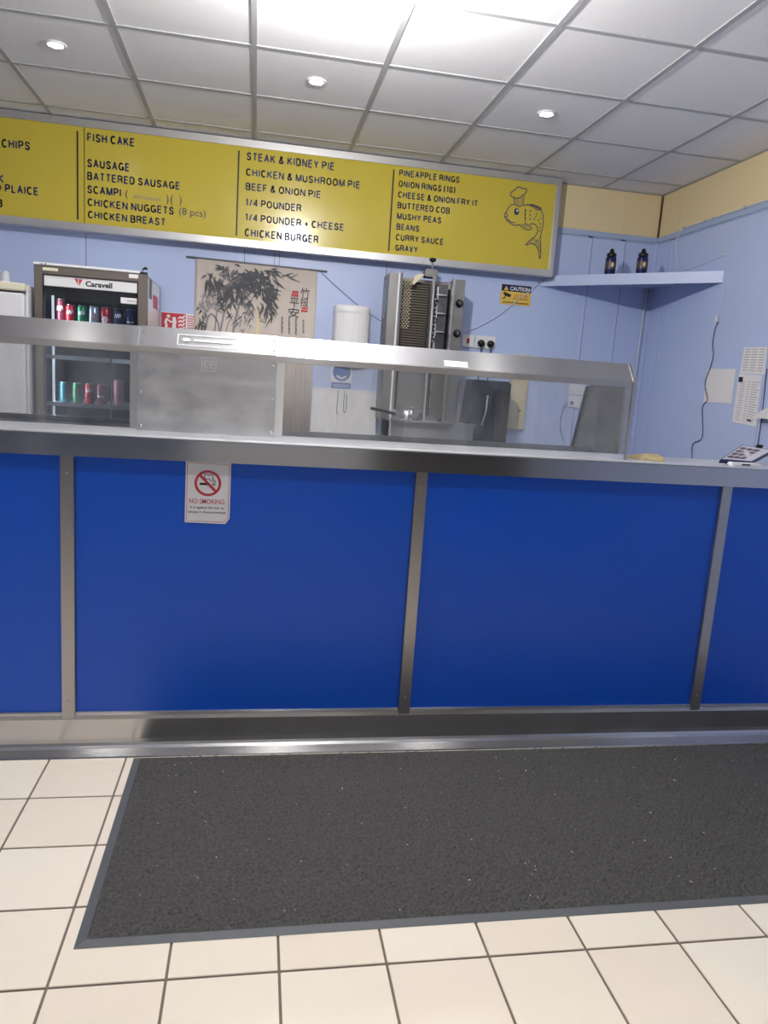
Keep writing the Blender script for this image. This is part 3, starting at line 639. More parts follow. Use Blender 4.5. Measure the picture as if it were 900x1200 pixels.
# cans
def can(px, zb, y, h, m, label, art=None, r=.0285):
    x = atY(px, 360 if zb > 1.5 else 460, y).x
    c = thing('drink_can', label, 'can', (x, y, zb), 'drink cans in the glass door fridge')
    build('body', MB().lathe([(r*.82, 0), (r, .008), (r, h-.012), (r*.84, h-.002)], (x, y, zb), 20), m, c, 0, True)
    build('lid', MB().lathe([(r*.84, h-.002), (r*.86, h), (r*.78, h), (r*.76, h-.003)], (x, y, zb), 20), 'can_end', c, 0, True)
    ff = lambda a, b: Vector((x+r*1.015*math.sin(a/r), y-r*1.015*math.cos(a/r), b))
    q = MB()
    if art == 'script':
        q.ribbon([(p[0], p[1]) for p in bez([(-.018, zb+h*.55), (-.012, zb+h*.72), (-.006, zb+h*.55), (.0, zb+h*.74), (.006, zb+h*.56), (.012, zb+h*.74), (.018, zb+h*.6)])], .004, ff)
    elif art == 'flower':
        for k in range(6): disc(q, ff, .012*math.cos(k*1.047), zb+h*.42+.014*math.sin(k*1.047), .007, 10)
        disc(q, ff, 0, zb+h*.42, .005, 8)
    elif art == 'band':
        rect(q, ff, -.02, -.007, zb+h*.35, zb+h*.45); rect(q, ff, -.007, .007, zb+h*.33, zb+h*.43); rect(q, ff, .007, .02, zb+h*.35, zb+h*.45); rect(q, ff, -.014, .014, zb+h*.52, zb+h*.60)
    elif art == 'oval':
        disc(q, ff, 0, zb+h*.55, .015, 16, .02)
    if art: build('artwork', q, {'script': 'white', 'flower': 'can_pink' if m == 'can_pink' else 'white', 'band': 'white', 'oval': 'red'}[art], c)
    return c
cy = fy0+.14; zs = 1.638
can(71, zs, cy, .150, 'can_maroon', 'tall maroon drink can, leftmost on the upper fridge shelf', 'script', .026)
can(83, zs, cy, .122, 'can_red', 'red drink can with white script next to the green can', 'script')
can(96.5, zs, cy, .122, 'can_green', 'green drink can on the upper fridge shelf', 'script')
can(110, zs, cy, .122, 'can_silver', 'silver drink can on the upper fridge shelf', 'oval')
can(124, zs, cy, .122, 'can_red', 'red drink can with a white flower shape on the upper fridge shelf', 'flower')
can(139, zs, cy, .122, 'can_navy', 'dark navy drink can on the upper fridge shelf', 'script')
can(153.5, zs, cy, .122, 'can_blue', 'blue drink can with white band, rightmost on the upper fridge shelf', 'band')
zs = 1.196
can(75, zs, cy, .118, 'can_teal', 'dark teal drink can seen through the left display glass', None)
can(91, zs, cy, .118, 'can_green', 'green drink can seen through the left display glass', 'oval')
can(105, zs, cy, .118, 'can_red', 'red drink can beside the green one, seen through the left display', 'script')
can(119, zs, cy, .118, 'can_maroon', 'dull maroon drink can seen through the left display glass', 'band')
can(139, zs, cy, .150, 'can_pink', 'tall pink patterned can at the right of the lower fridge shelf', 'flower')
# ================================================================== BACK WALL THINGS
wy = YW-.0005
# fire sign
t = thing('fire_sign', 'red and white fire action sign on the wall beside the drinks fridge', 'sign', (.13, wy, 1.66))
build('plate', MB().box(.015, .262, wy-.003, wy, 1.665, 1.797), 'white_gloss', t)
fn = planeY(wy-.0036); fn2 = planeY(wy-.0042)
q = MB(); rect(q, fn, .017, .172, 1.667, 1.794); build('red_square', q, 'red', t)
q = MB(); disc(q, fn2, .062, 1.772, .011, 12); q.ribbon(bez([(.055, 1.757), (.045, 1.735), (.050, 1.708), (.035, 1.685)]), .016, fn2); q.ribbon(bez([(.062, 1.748), (.082, 1.735), (.095, 1.748)]), .009, fn2)
q.ribbon(bez([(.095, 1.768), (.102, 1.74), (.098, 1.705), (.108, 1.690)]), .022, fn2)
for k in range(4): q.ribbon(bez([(.125, 1.690+k*.024), (.14, 1.700+k*.024), (.150, 1.694+k*.024), (.165, 1.712+k*.024)]), .010, fn2)
build('pictogram', q, 'white', t)
q = MB()
for k in range(8): rect(q, fn, .182, .252-(.02 if k % 3 == 2 else 0), 1.675+k*.0145, 1.681+k*.0145)
build('lettering', q, 'red', t)['kind'] = 'stuff'
# bamboo scroll
sy = wy-.006
t = thing('wall_scroll', 'beige hanging cloth scroll with ink bamboo painting and Chinese characters', 'wall hanging', (.62, wy, 1.02))
cl = MB(); n = 40
top = lambda x: 2.160-.011*(x-.225)/.8
for i in range(n+1):
    x = .228+(1.022-.228)*i/n; yy = sy-.002*math.sin(i*1.1)-.002
    cl.v += [Vector((x, yy, top(x))), Vector((x, yy, 1.02))]
cl.f += [(2*i, 2*i+1, 2*i+3, 2*i+2) for i in range(n)]
so = build('cloth', cl, 'scroll_cloth', t, 0, True); sm = so.modifiers.new('thick', 'SOLIDIFY'); sm.thickness = .002; sm.offset = 0
build('rod', MB().tube([(.168, sy-.003, 2.156), (1.086, sy-.003, 2.146)], .006, 10), 'ink_grey', t, 0, True)
build('rod', MB().tube([(.19, sy-.003, 1.02), (1.06, sy-.003, 1.015)], .008, 10), 'brown', t, 0, True)
build('cord', MB().tube([(.735, sy-.003, 2.155), (.735, wy-.003, 2.24)], .0016, 6).tube([(.765, sy-.003, 2.155), (.765, wy-.003, 2.24)], .0016, 6), 'ink_dark', t)
py = sy-.0062
fs_ = planeY(py); fs2 = planeY(py-.0006); fs3 = planeY(py-.0012); fs4 = planeY(py-.010)
def sp(cx, cy_): p = atY(220+cx/8.18, 290+cy_/8.18, py); return (p.x, p.z)
LK = [0]
def leaf(mb, c, ang, L, wd, fn):
    LK[0] += 1; dy = Vector((0, -1.2e-5*LK[0], 0))
    d = Vector((math.cos(ang), math.sin(ang))); nn = Vector((-d.y, d.x)); c = Vector(c)
    P = [c, c+d*L*.35+nn*wd*.5, c+d*L, c+d*L*.35-nn*wd*.5]
    mb.add([fn(*p)+dy for p in P], [(0, 1, 2, 3)])
inx = lambda p: .232 < p[0] < 1.015
pale, mid, dark = MB(), MB(), MB()
# stems
for pts, wd, mb_ in [([(310, 820), (345, 640), (385, 480), (420, 380)], .012, pale), ([(430, 830), (470, 640), (520, 480), (600, 340)], .014, pale), ([(255, 820), (275, 640), (265, 520)], .009, pale),
                     ([(175, 760), (195, 670), (235, 640), (290, 720), (300, 800)], .011, pale), ([(365, 800), (400, 700), (440, 650)], .004, mid), ([(300, 500), (380, 490)], .004, mid), ([(690, 700), (750, 720)], .004, mid), ([(120, 470), (200, 450), (290, 500)], .005, pale)]:
    mb_.ribbon([(p[0], p[1]) for p in bez([sp(*p) for p in pts])], wd, fs_)
R = random.Random(3)
def cluster(mb, cx, cy_, sx, sz, n, base, spread, L0, L1, w0, fn):
    for _ in range(n):
        c = sp(cx+R.gauss(0, sx), cy_+R.gauss(0, sz)); a = math.radians(base+R.uniform(-spread, spread)); L = R.uniform(L0, L1)
        e = (c[0]+math.cos(a)*L, c[1]+math.sin(a)*L)
        if inx(c) and inx(e) and c[1] < 2.13 and e[1] < 2.14: leaf(mb, c, a, L, w0*R.uniform(.7, 1.2), fn)
cluster(pale, 190, 520, 55, 40, 34, -90, 75, .04, .08, .012, fs_)
cluster(pale, 560, 720, 60, 60, 22, -80, 60, .03, .06, .008, fs_)
cluster(mid, 480, 340, 90, 70, 90, -100, 70, .04, .09, .015, fs2)
cluster(mid, 590, 560, 50, 60, 24, -110, 60, .04, .08, .012, fs2)
cluster(mid, 240, 340, 45, 60, 26, -80, 60, .04, .09, .014, fs2)
cluster(dark, 640, 290, 85, 80, 80, -80, 80, .05, .11, .018, fs3)
cluster(dark, 760, 420, 35, 90, 46, -40, 40, .05, .10, .014, fs3)
cluster(dark, 780, 560, 20, 40, 20, -85, 40, .05, .10, .012, fs3)
cluster(dark, 400, 440, 55, 55, 36, -95, 50, .05, .10, .014, fs3)
cluster(dark, 560, 150, 40, 20, 18, 170, 40, .04, .08, .012, fs3)
cluster(dark, 350, 190, 30, 25, 12, -130, 60, .04, .07, .012, fs3)
cluster(dark, 250, 320, 40, 40, 16, -80, 40, .06, .11, .014, fs3)
cluster(dark, 130, 730, 22, 60, 24, -75, 60, .03, .07, .012, fs3)
cluster(dark, 800, 200, 30, 15, 8, -10, 30, .05, .09, .010, fs3)
for nm, mb_, m_ in (('pale_ink', pale, 'ink_pale'), ('grey_ink', mid, 'ink_mid'), ('dark_ink', dark, 'ink_dark')): build(nm, mb_, m_, t)['kind'] = 'stuff'
q = MB(); q.ribbon([sp(668, 840), sp(668, 700), sp(668, 570)], [.020, .014, .008], fs3); build('pale_trunk', q, 'bamboo_pale', t)
def sq(cx, cy_): p = atY(310+cx/11.25, 300+cy_/11.25, py); return (p.x, p.z)
q = MB()      # swallow
q.ribbon(bez([sq(235, 262), sq(300, 262), sq(360, 300), sq(470, 345)]), [.012]*3+[.012]*3+[.014]*6+[.008]*3+[.004]*3+[.002], fs3)
q.ribbon([sq(290, 250), sq(390, 225)], [.014, .002], fs3); q.ribbon([sq(340, 290), sq(440, 240)], [.010, .002], fs3)
build('swallow', q, 'ink_mid', t)
for ch, a, b in [('竹', (470, 560), (600, 425)), ('报', (465, 665), (580, 560)), ('平', (330, 670), (455, 555)), ('安', (310, 805), (460, 690))]:
    p0, p1 = sq(*a), sq(*b); put_text(t, ch, fs3, p0[0], p1[0], p0[1], p1[1], 'ink_dark', off=.004, full=True)
for a, b in [((355, 530), (450, 465)), ((480, 735), (570, 680))]:
    p0, p1 = sq(*a), sq(*b); q = MB(); rect(q, fs3, p0[0], p1[0], p0[1], (p0[1]*.55+p1[1]*.45)); rect(q, fs3, p0[0]+.004, p1[0], (p0[1]*.42+p1[1]*.58), p1[1]); build('red_seal', q, 'ink_red', t)
q = MB()
for cx, y0_, y1_ in [(232, 810, 1060), (325, 820, 1060), (415, 830, 1060), (510, 850, 1060)]:
    for k in range(int((y1_-y0_)/36)):
        yy = y0_+k*36; a = sq(cx-16, yy+24); b = sq(cx+16, yy)
        rect(q, fs3, a[0], b[0]-.008*(k % 2), a[1]+.012, a[1]+.016); rect(q, fs3, (a[0]+b[0])/2-.002, (a[0]+b[0])/2+.002, a[1], b[1]); rect(q, fs3, a[0]+.004, b[0], a[1], a[1]+.004)
build('lettering', q, 'ink_mid', t)['kind'] = 'stuff'
q = MB()
for x_ in (.905, .94, .97): rect(q, fs2, x_, x_+.004, 1.03, 1.50)
build('fold_stripes', q, 'ink_pale', t)
# paper towel dispenser
t = thing('towel_dispenser', 'white rounded paper towel dispenser on the wall beside the scroll', 'dispenser', (1.26, wy, 1.60))
x0_, x1_ = 1.135, 1.385; pr = [(x0_, wy), (x0_, wy-.13)]+[(1.26+.125*math.cos(a), wy-.13-.06*math.sin(a)) for a in [math.pi-k*math.pi/12 for k in range(1, 12)]]+[(x1_, wy-.13), (x1_, wy)]
sc_ = lambda P, k: [(1.26+(p[0]-1.26)*k, p[1]) for p in P]
def tw(k): return [(1.26+(p[0]-1.26)*k, wy-(wy-p[1])*k) for p in pr]
build('cover', MB().prism(tw(.955), 1.60, 1.880, 2), 'white', t, .004)
lv = [(1.88, .955), (1.905, .955), (1.918, .94), (1.926, .90), (1.929, .82)]; n_ = len(pr); lm = MB()
for z_, k_ in lv: lm.v += [Vector((p[0], p[1], z_)) for p in tw(k_)]
lm.f += [(a*n_+b, a*n_+(b+1) % n_, (a+1)*n_+(b+1) % n_, (a+1)*n_+b) for a in range(len(lv)-1) for b in range(n_)]+[tuple((len(lv)-1)*n_+b for b in range(n_))]
build('lid', lm, 'white', t, 0, True)
build('slot', MB().prism([(1.26+(p[0]-1.26)*.85, wy-(wy-p[1])*.85) for p in pr], 1.585, 1.60, 2), 'ink_grey', t, .002)
# cables on the back wall
def cable(name, label, pts, r, m, n=5):
    P = [tuple(v) for v in bez(pts, n)] if n > 1 else pts
    o = build(name, MB().tube(P, r, 6), m, None, 0, True); return tag(o, label, 'cable')
cable('wall_cable', 'thin grey cable running from the scroll rod towards the grill', [atY(377, 320, wy-.004), atY(400, 341, wy-.004), atY(424, 361, wy-.004), atY(455, 382, wy-.004)], .003, 'cable_grey')
cable('wall_cable', 'thin pale cable slanting over the yellow CCTV caution sign', [atY(541, 389, wy-.010), atY(560, 383, wy-.010), atY(585, 369, wy-.010), atY(605, 353, wy-.010), atY(622, 340, wy-.010), atY(637, 327, wy-.010)], .003, 'cable_white')
# caution sign
t = thing('caution_sign', 'small yellow and black CCTV caution sign under the menu board', 'sign', (2.42, wy, 2.05))
cx0, cx1, cz0, cz1 = 2.316, 2.536, 2.040, 2.176
build('plate', MB().box(cx0, cx1, wy-.003, wy, cz0, cz1), 'sign_yellow', t)
fn = planeY(wy-.0035); fn2 = planeY(wy-.0042)
q = MB(); rect(q, fn, cx0+.001, cx1-.001, cz1-.046, cz1-.001); build('black_band', q, 'can_navy', t)
q = MB(); q.add([fn2(cx0+.018, cz1-.041), fn2(cx0+.052, cz1-.041), fn2(cx0+.035, cz1-.010)], [(0, 1, 2)]); build('warning_triangle', q, 'sign_yellow', t)
put_text(t, 'CAUTION', fn2, cx0+.062, cx1-.014, cz1-.038, cz1-.013, 'white', off=.03)
q = MB(); q.add([fn(cx0+.014, cz1-.062), fn(cx0+.022, cz1-.052), fn(cx0+.076, cz1-.068), fn(cx0+.068, cz1-.086), fn(cx0+.030, cz1-.078)], [(0, 1, 2, 3, 4)])
q.ribbon([(cx0+.034, cz1-.078), (cx0+.026, cz1-.098), (cx0+.012, cz1-.098)], .007, fn); build('camera_pictogram', q, 'ink_black', t)
put_text(t, 'CCTV IN', fn, cx0+.098, cx1-.022, cz1-.082, cz1-.064, 'ink_red', off=.02)
q = MB()
for k in range(9): rect(q, fn, cx0+.090+k*.012, cx0+.099+k*.012, cz1-.096, cz1-.091)
for k in range(14): rect(q, fn, cx0+.018+k*.0135, cx0+.027+k*.0135, cz0+.010, cz0+.019)
build('lettering', q, 'ink_black', t)['kind'] = 'stuff'
# switch, double socket, plugs
def plate(name, label, x0, x1, z0, z1, cat='socket'):
    t = thing(name, label, cat, ((x0+x1)/2, wy, z0)); build('face_plate', MB().box(x0, x1, wy-.012, wy, z0, z1), 'white', t, .003); return t
t = plate('wall_switch', 'white switch plate with red rocker left of the double socket', 2.060, 2.146, 1.722, 1.810, 'switch')
build('rocker', MB().box(2.094, 2.112, wy-.017, wy-.011, 1.750, 1.785), 'red', t, .002)
t = plate('double_socket', 'white double wall socket with two black plugs beside the grill', 2.156, 2.304, 1.722, 1.810)
for x_ in (2.222, 2.238): build('rocker', MB().box(x_-.005, x_+.005, wy-.016, wy-.011, 1.785, 1.800), 'white_gloss', t, .002)
for k, x_ in enumerate((2.196, 2.266)):
    p = thing('mains_plug', ('left' if k == 0 else 'right')+' black three pin plug in the double socket by the grill', 'plug', (x_, wy-.012, 1.735))
    build('body', MB().lathe([(.023, 0), (.026, .012), (.022, .030), (.012, .036)], (x_, wy-.0125, 1.757), 14, 'y'), 'black', p, 0, True)
    build('flex', MB().tube(bez([(x_, wy-.035, 1.745), (x_+.001, wy-.034, 1.72), (x_+.003, wy-.018, 1.60), (x_+.012, wy-.010, 1.30)]), .0035, 6), 'black', p, 0, True)
t = plate('double_socket', 'white double socket seen through the right display glass end', 2.895, 3.040, 1.445, 1.520)
t2_ = plate('double_socket', 'lower white double socket with grey lead, seen through the right display glass', 2.900, 3.045, 1.352, 1.440)
for tt, z_ in ((t, 1.5), (t2_, 1.415)):
    for x_ in (2.955, 2.985): build('rocker', MB().box(x_-.005, x_+.005, wy-.016, wy-.011, z_-.008, z_+.008), 'white_gloss', tt, .002)
for x_ in (2.93, 3.01): build('socket_slot', MB().box(x_-.012, x_+.012, wy-.0128, wy-.0118, 1.372, 1.396), 'ink_grey', t2_)
cable('wall_cable', 'thin grey lead hanging below the socket behind the right display', [(2.905, wy-.012, 1.39), (2.87, wy-.008, 1.34), (2.86, wy-.006, 1.22), (2.90, wy-.006, 1.10)], .0028, 'cable_grey')
# cream panel, blue notice, white splashback
t = thing('wall_box', 'cream coloured flat wall box below the double socket', 'wall box', (2.505, wy, 1.17))
build('case', MB().box(2.440, 2.572, wy-.03, wy, 1.17, 1.70), 'cream_plastic', t, .004)
build('door', MB().box(2.448, 2.556, wy-.034, wy-.03, 1.225, 1.69), 'cream_plastic', t, .002)
build('latch', MB().box(2.515, 2.535, wy-.040, wy-.034, 1.300, 1.312), 'ink_grey', t, .001)
t = thing('blue_notice', 'small blue hand washing notice under the towel dispenser', 'sign', (1.22, wy, 1.365))
build('plate', MB().box(1.150, 1.296, wy-.003, wy, 1.372, 1.560), 'white', t)
fn = planeY(wy-.0036); fn2 = planeY(wy-.0042); q = MB(); disc(q, fn, 1.223, 1.490, .062, 28); rect(q, fn, 1.154, 1.292, 1.376, 1.418); build('blue_disc', q, 'sign_blue', t)
q = MB(); q.ribbon(bez([(1.190, 1.465), (1.22, 1.448), (1.255, 1.462)]), .014, fn2); rect(q, fn2, 1.164, 1.282, 1.400, 1.404); rect(q, fn2, 1.170, 1.276, 1.388, 1.392); build('pictogram', q, 'white', t)
t = thing('splashback', 'plain white splashback panel on the wall behind the right display', 'splashback', (1.25, wy, .9))
build('sheet', MB().box(1.028, 1.485, wy-.008, wy, .9, 1.365), 'white', t, .002)
build('edge_strip', MB().box(1.028, 1.485, wy-.011, wy, 1.365, 1.374), 'white_gloss', t, .002)
t = thing('soap_holder', 'small grey wire holder on the white splashback', 'holder', (1.24, wy-.01, 1.21))
build('wire', MB().tube(bez([(1.205, wy-.012, 1.365), (1.203, wy-.014, 1.22), (1.21, wy-.02, 1.20)]), .003, 6).tube(bez([(1.25, wy-.012, 1.365), (1.248, wy-.016, 1.24), (1.262, wy-.03, 1.225), (1.266, wy-.02, 1.34)]), .003, 6), 'ink_grey', t)
# back bench (its top stays below the counter line)
bb = thing('back_bench', 'stainless steel work bench along the back wall under the grill', 'bench', (2.0, 2.1, 0))
build('top', MB().box(1.40, 2.42, 1.80, 2.43, 1.010, 1.045), 'steel_smeared', bb, .003)
for x_ in (1.43, 2.37):
    for y_ in (1.83, 2.40): build('leg', MB().box(x_, x_+.03, y_-.03, y_, 0, 1.01), 'steel_dull', bb, .002)
build('undershelf', MB().box(1.43, 2.40, 1.81, 2.42, .25, .27), 'steel_dull', bb, .002)
# kebab grill
GY = 2.10; BT = 1.045
kg = thing('kebab_grill', 'upright stainless steel kebab grill with two burner banks and black knobs', 'grill', (1.7, 2.2, BT))
gx0, gx1, gz0, gz1 = 1.456, 1.958, 1.20, 2.132
build('back_panel', MB().box(gx0, gx1, 2.30, 2.32, gz0, gz1), 'steel_dull', kg, .002)
build('side_panel', MB().box(gx0, gx0+.058, GY, 2.30, gz0, gz1), 'steel_dull', kg, .003)
build('side_panel', MB().box(1.888, gx1, GY, 2.30, gz0, gz1-.005), 'steel_dull', kg, .003)
for x_, wd, m_ in ((1.5175, .010, 'white_gloss'), (1.532, .018, 'steel'), (1.747, .012, 'steel'), (1.881, .012, 'steel')):
    build('upright', MB().box(x_-wd/2, x_+wd/2, GY-.012, GY+.02, gz0, gz1), m_, kg, .002)
build('burner_plate', MB().box(1.541, 1.741, 2.20, 2.22, gz0+.02, gz1-.03), 'burner', kg)
build('burner_plate', MB().box(1.753, 1.875, 2.22, 2.24, gz0+.02, gz1-.03), 'steel_dark', kg)
for k in range(52):
    z_ = gz0+.05+k*.0165; build('grille_bar', MB().box(1.541, 1.741, 2.188, 2.196, z_, z_+.006), 'mesh_brass', kg)
mm = MB()
for k in range(26):
    z_ = 1.80+k*.0125
    for j in range(3):
        x_ = 1.560+j*.020+(k % 2)*.010
        mm.box(x_, x_+.009, 2.178, 2.186, z_, z_+.009)
o = build('perforated_guard', mm, 'guard', kg); o['kind'] = 'stuff'
for k in range(7):
    z_ = 1.32+k*.118; build('burner_bracket', MB().box(1.79, 1.872, 2.185, 2.20, z_, z_+.008).box(1.79, 1.798, 2.16, 2.20, z_-.03, z_+.05), 'steel', kg, .001)
for x_ in (1.768, 1.785): build('chain_rod', MB().tube([(x_, 2.15, gz0+.04), (x_, 2.15, gz1-.12)], .005, 8), 'steel_dark', kg, 0, True)
for k in range(12):
    z_ = 1.72+k*.027; build('chain_link', MB().lathe([(.004, 0), (.009, .005), (.004, .012)], (1.776+.008*(k % 2), 2.142, z_), 8), 'can_end', kg, 0, True)
hm = MB()
for k in range(34):
    z_ = 1.30+k*.024
    for j in range(2): hm.tube([(1.430+j*.012, GY+.05, z_+j*.012), (1.442+j*.012, GY+.05, z_+j*.012)], .003, 5); hm.tube([(1.430+j*.012, GY+.05, z_+j*.012), (1.430+j*.012, GY+.05, z_+j*.012+.014)], .002, 5)
build('side_mesh', hm, 'cable_grey', kg)['kind'] = 'stuff'
for z_ in (1.978, 1.788):
    kn = build('knob', MB().lathe([(.024, 0), (.026, .006), (.020, .012), (.018, .026), (.010, .028)], (1.927, GY-.0005, z_), 18, 'y'), 'black', kg, 0, True)
    build('pointer', MB().box(1.922, 1.932, GY-.036, GY-.027, z_-.014, z_+.014), 'ink_dark', kn, .002)
build('top_arm', MB().prism([(1.612, 2.075), (1.625, 2.075), (1.690, 2.140), (1.660, 2.146), (1.620, 2.125)], 2.12, 2.18, 1), 'cream_plastic', kg, .002)
build('top_motor', MB().box(1.69, 1.775, 2.11, 2.2, 2.128, 2.178), 'steel_dull', kg, .006)
build('drive_rod', MB().tube([(1.735, 2.13, 2.17), (1.736, 2.13, 2.222)], .006, 8), 'steel', kg, 0, True)
build('top_knob', MB().lathe([(.008, 0), (.022, .010), (.024, .020), (.014, .027)], (1.736, 2.13, 2.222), 14), 'black', kg, 0, True)
build('drip_tray', MB().box(1.50, 2.05, 1.94, 2.30, 1.09, 1.205).box(1.492, 2.058, 1.925, 1.94, 1.195, 1.212), 'steel', kg, .003)
build('base', MB().box(1.50, 2.0, 2.0, 2.32, BT, 1.20), 'steel_dull', kg, .003)
build('support_blade', MB().prism([(1.985, 1.212), (2.010, 1.212), (2.035, 1.50), (1.990, 1.50)], 2.16, 2.175, 1), 'steel', kg, .001)
build('lower_shield', MB().box(1.57, 1.96, 2.17, 2.18, 1.206, 1.62), 'steel_dull', kg)
pn = thing('frying_pan', 'shallow steel pan with dark handle resting on the grill tray', 'pan', (1.64, 2.03, 1.205))
build('pan_body', MB().lathe([(.075, .001), (.088, .014), (.094, .066), (.090, .066), (.083, .016), (.05, .006)], (1.625, 2.04, 1.205), 28), 'steel', pn, 0, True)
build('handle', MB().tube(bez([(1.535, 2.03, 1.242), (1.48, 2.02, 1.255), (1.40, 2.0, 1.268), (1.37, 2.0, 1.27)]), .010, 8), 'black', pn, 0, True)
ap = thing('upright_warmer', 'dark glossy ribbed upright appliance beside the grill tray', 'appliance', (2.2, 2.2, BT))
build('body', MB().box(2.070, 2.345, 2.12, 2.40, BT, 1.50), 'appliance', ap, .012)
for k in range(7): build('rib', MB().box(2.215+k*.018, 2.224+k*.018, 2.108, 2.12, 1.10, 1.44), 'black', ap, .002)
build('door_handle', MB().tube([(2.15, 2.095, 1.20), (2.17, 2.09, 1.30), (2.175, 2.095, 1.40)], .007, 8), 'steel', ap, 0, True)
build('front_foot', MB().box(2.12, 2.37, 2.08, 2.13, BT, 1.085), 'black', ap, .004)
# ================================================================== CORNER SHELF, BOTTLES, CABLES
SZ0, SZ1 = 2.186, 2.256
A = Vector((2.605, YW-.001)); B = Vector((XW-.001, 1.596))
sh = thing('corner_shelf', 'blue painted triangular corner shelf with deep front board', 'shelf', (3.2, 2.2, SZ0))
dn = (B-A).normalized(); nn = Vector((-dn.y, dn.x)); nn = nn if nn.x > 0 else -nn
build('shelf_board', MB().prism([tuple(A+nn*.018+dn*.018), tuple(B+nn*.018-dn*.018), (XW-.001, YW-.001)], SZ1-.018, SZ1-.002, 2), 'wall_joint', sh)
build('front_board', MB().prism([tuple(A), tuple(B), tuple(B+nn*.018-dn*.018), tuple(A+nn*.018+dn*.018)], SZ0, SZ1, 2), 'wall_joint', sh)
def bottle(px, label):
    p = None
    y = 2.06 if px > 730 else 2.20
    x = atY(px, 310, y).x; zb = SZ1-.0018
    t = thing('sauce_bottle', label, 'bottle', (x, y, zb), 'dark bottles on the corner shelf')
    H = atY(px, 291, y).z-zb
    build('body', MB().lathe([(.033, 0), (.036, .006), (.036, H*.60), (.034, H*.66), (.022, H*.74)], (x, y, zb), 20), 'can_navy', t, 0, True)
    build('label_band', MB().lathe([(.0364, H*.24), (.0366, H*.25), (.0366, H*.52), (.0364, H*.53)], (x, y, zb), 20), 'screen_icon', t, 0, True)
    f2 = lambda a, b: Vector((x+.0372*math.sin(a/.0372), y-.0372*math.cos(a/.0372), b))
    q = MB(); disc(q, f2, -.004, zb+H*.40, .010, 12, .016); build('label_mark', q, 'cloth_yellow', t)
    build('cap', MB().lathe([(.030, H*.70), (.032, H*.72), (.032, H*.82), (.018, H*.84), (.015, H*.90), (.012, H*.96), (.004, H)], (x, y, zb), 20), 'black', t, 0, True)
bottle(715.5, 'dark sauce bottle with black cap on the corner shelf, left one')
bottle(752.5, 'dark sauce bottle with black cap on the corner shelf, by the corner')
xr = XW-.004
cable('wall_cable', 'white cable clipped along the colour border of the right wall down to the shelf', [Vector((xr-.006, yy_, ZB+.005)) for yy_ in (.2, .9, 1.5, 1.9, 2.06)]+[atX(p[0], p[1], xr-.006) for p in [(797, 272), (793, 285), (794, 300), (794, 316)]], .004, 'cable_white')
for k, p in enumerate([(803, 266), (828, 254), (837, 252), (874, 241)]):
    c = atX(p[0], p[1], XW); c.z = ZB+.006; o = build('cable_clip', MB().box(XW-.012, XW, c.y-.012, c.y+.012, c.z-.004, c.z+.007), 'brown', None, .002)
    tag(o, ['brown cable clip on the right wall border where the cable bends down', 'brown clip on the right wall border, left of a close pair', 'brown clip on the right wall border, right of a close pair', 'brown cable clip on the border nearest the photo edge'][k], 'clip', 'cable clips on the right wall')
cable('wall_cable', 'thin white lead rising from the corner shelf to a wall hook', [atX(p[0], p[1], xr) for p in [(800, 317), (815, 313), (832, 306), (850, 298.5)]], .0028, 'cable_white')
o = build('wall_hook', MB().lathe([(.010, 0), (.010, .006), (.005, .014)], atX(850.5, 298.5, XW), 12, 'x'), 'white', None, 0, True); tag(o, 'small white round hook on the right wall above the shelf end', 'hook')
cable('wall_cable', 'white lead hanging below the right end of the corner shelf', [atX(p[0], p[1], xr) for p in [(850, 335), (848, 345), (845, 360), (842, 371)]], .0035, 'cable_white')
c = atX(841, 374, XW); o = build('inline_connector', MB().box(XW-.018, XW-.001, c.y-.012, c.y+.010, c.z-.022, c.z+.022), 'white', None, .005); tag(o, 'small white inline connector hanging on the right wall', 'connector')
cable('wall_cable', 'thin dark lead wandering down the right wall past the notices', [atX(p[0], p[1], xr-.002) for p in [(842, 377), (838, 385), (835, 404), (836, 416), (832, 432), (826, 450), (829, 468), (823, 478), (823, 512), (812, 520), (811, 537), (813, 552)]], .0028, 'cable_dark', 4)
cable('corner_pipe', 'thin white pipe running down the corner below the shelf', [(3.408, YW-.012, 2.235), (3.405, YW-.012, 1.8), (3.400, YW-.012, 1.0)], .006, 'cable_white', 2)
cable('wall_cable', 'dark lead on the right wall at the edge of the photo', [atX(p[0], p[1], xr) for p in [(899, 432), (896, 460), (892, 495), (887, 530), (885, 552)]], .004, 'cable_dark')
# notices on the right wall
fnx = lambda d: (lambda px, py: atX(px, py, XW-d))
def sheet(name, label, corners, m='paper'):
    t = thing(name, label, 'notice', atX(*corners[3], XW-.0005))
    A_ = [atX(p[0], p[1], XW-.0008) for p in corners]; B_ = [atX(p[0], p[1], XW-.0022) for p in corners]
    build('sheet', MB().add(A_+B_, [(0, 1, 2, 3), (7, 6, 5, 4)]+[(i, 4+i, 4+(i+1) % 4, (i+1) % 4) for i in range(4)]), m, t); return t
t = sheet('white_notice', 'square white paper sheet taped beside the long price list', [(830, 432), (862.5, 432.5), (857, 473), (824, 471)])
t = sheet('price_list', 'upper white printed price sheet on the right wall', [(872, 407), (899, 406.5), (896, 439), (867, 437)])
f3 = fnx(.0028); q = MB()
def line(a, b, u0, u1, h): # small printed dash between two photo points
    P0, P1 = a.lerp(b, u0), a.lerp(b, u1); q.add([P0, P1, P1+Vector((0, 0, h)), P0+Vector((0, 0, h))], [(0, 1, 2, 3)])
for k in range(9):
    a, b = f3(872-k*.5, 410+k*3.0), f3(898-k*.35, 409.5+k*3.2)
    line(a, b, .06, .30, .004); line(a, b, .38, .62, .004); line(a, b, .72, .94, .004)
build('lettering', q, 'ink_print', t)['kind'] = 'stuff'
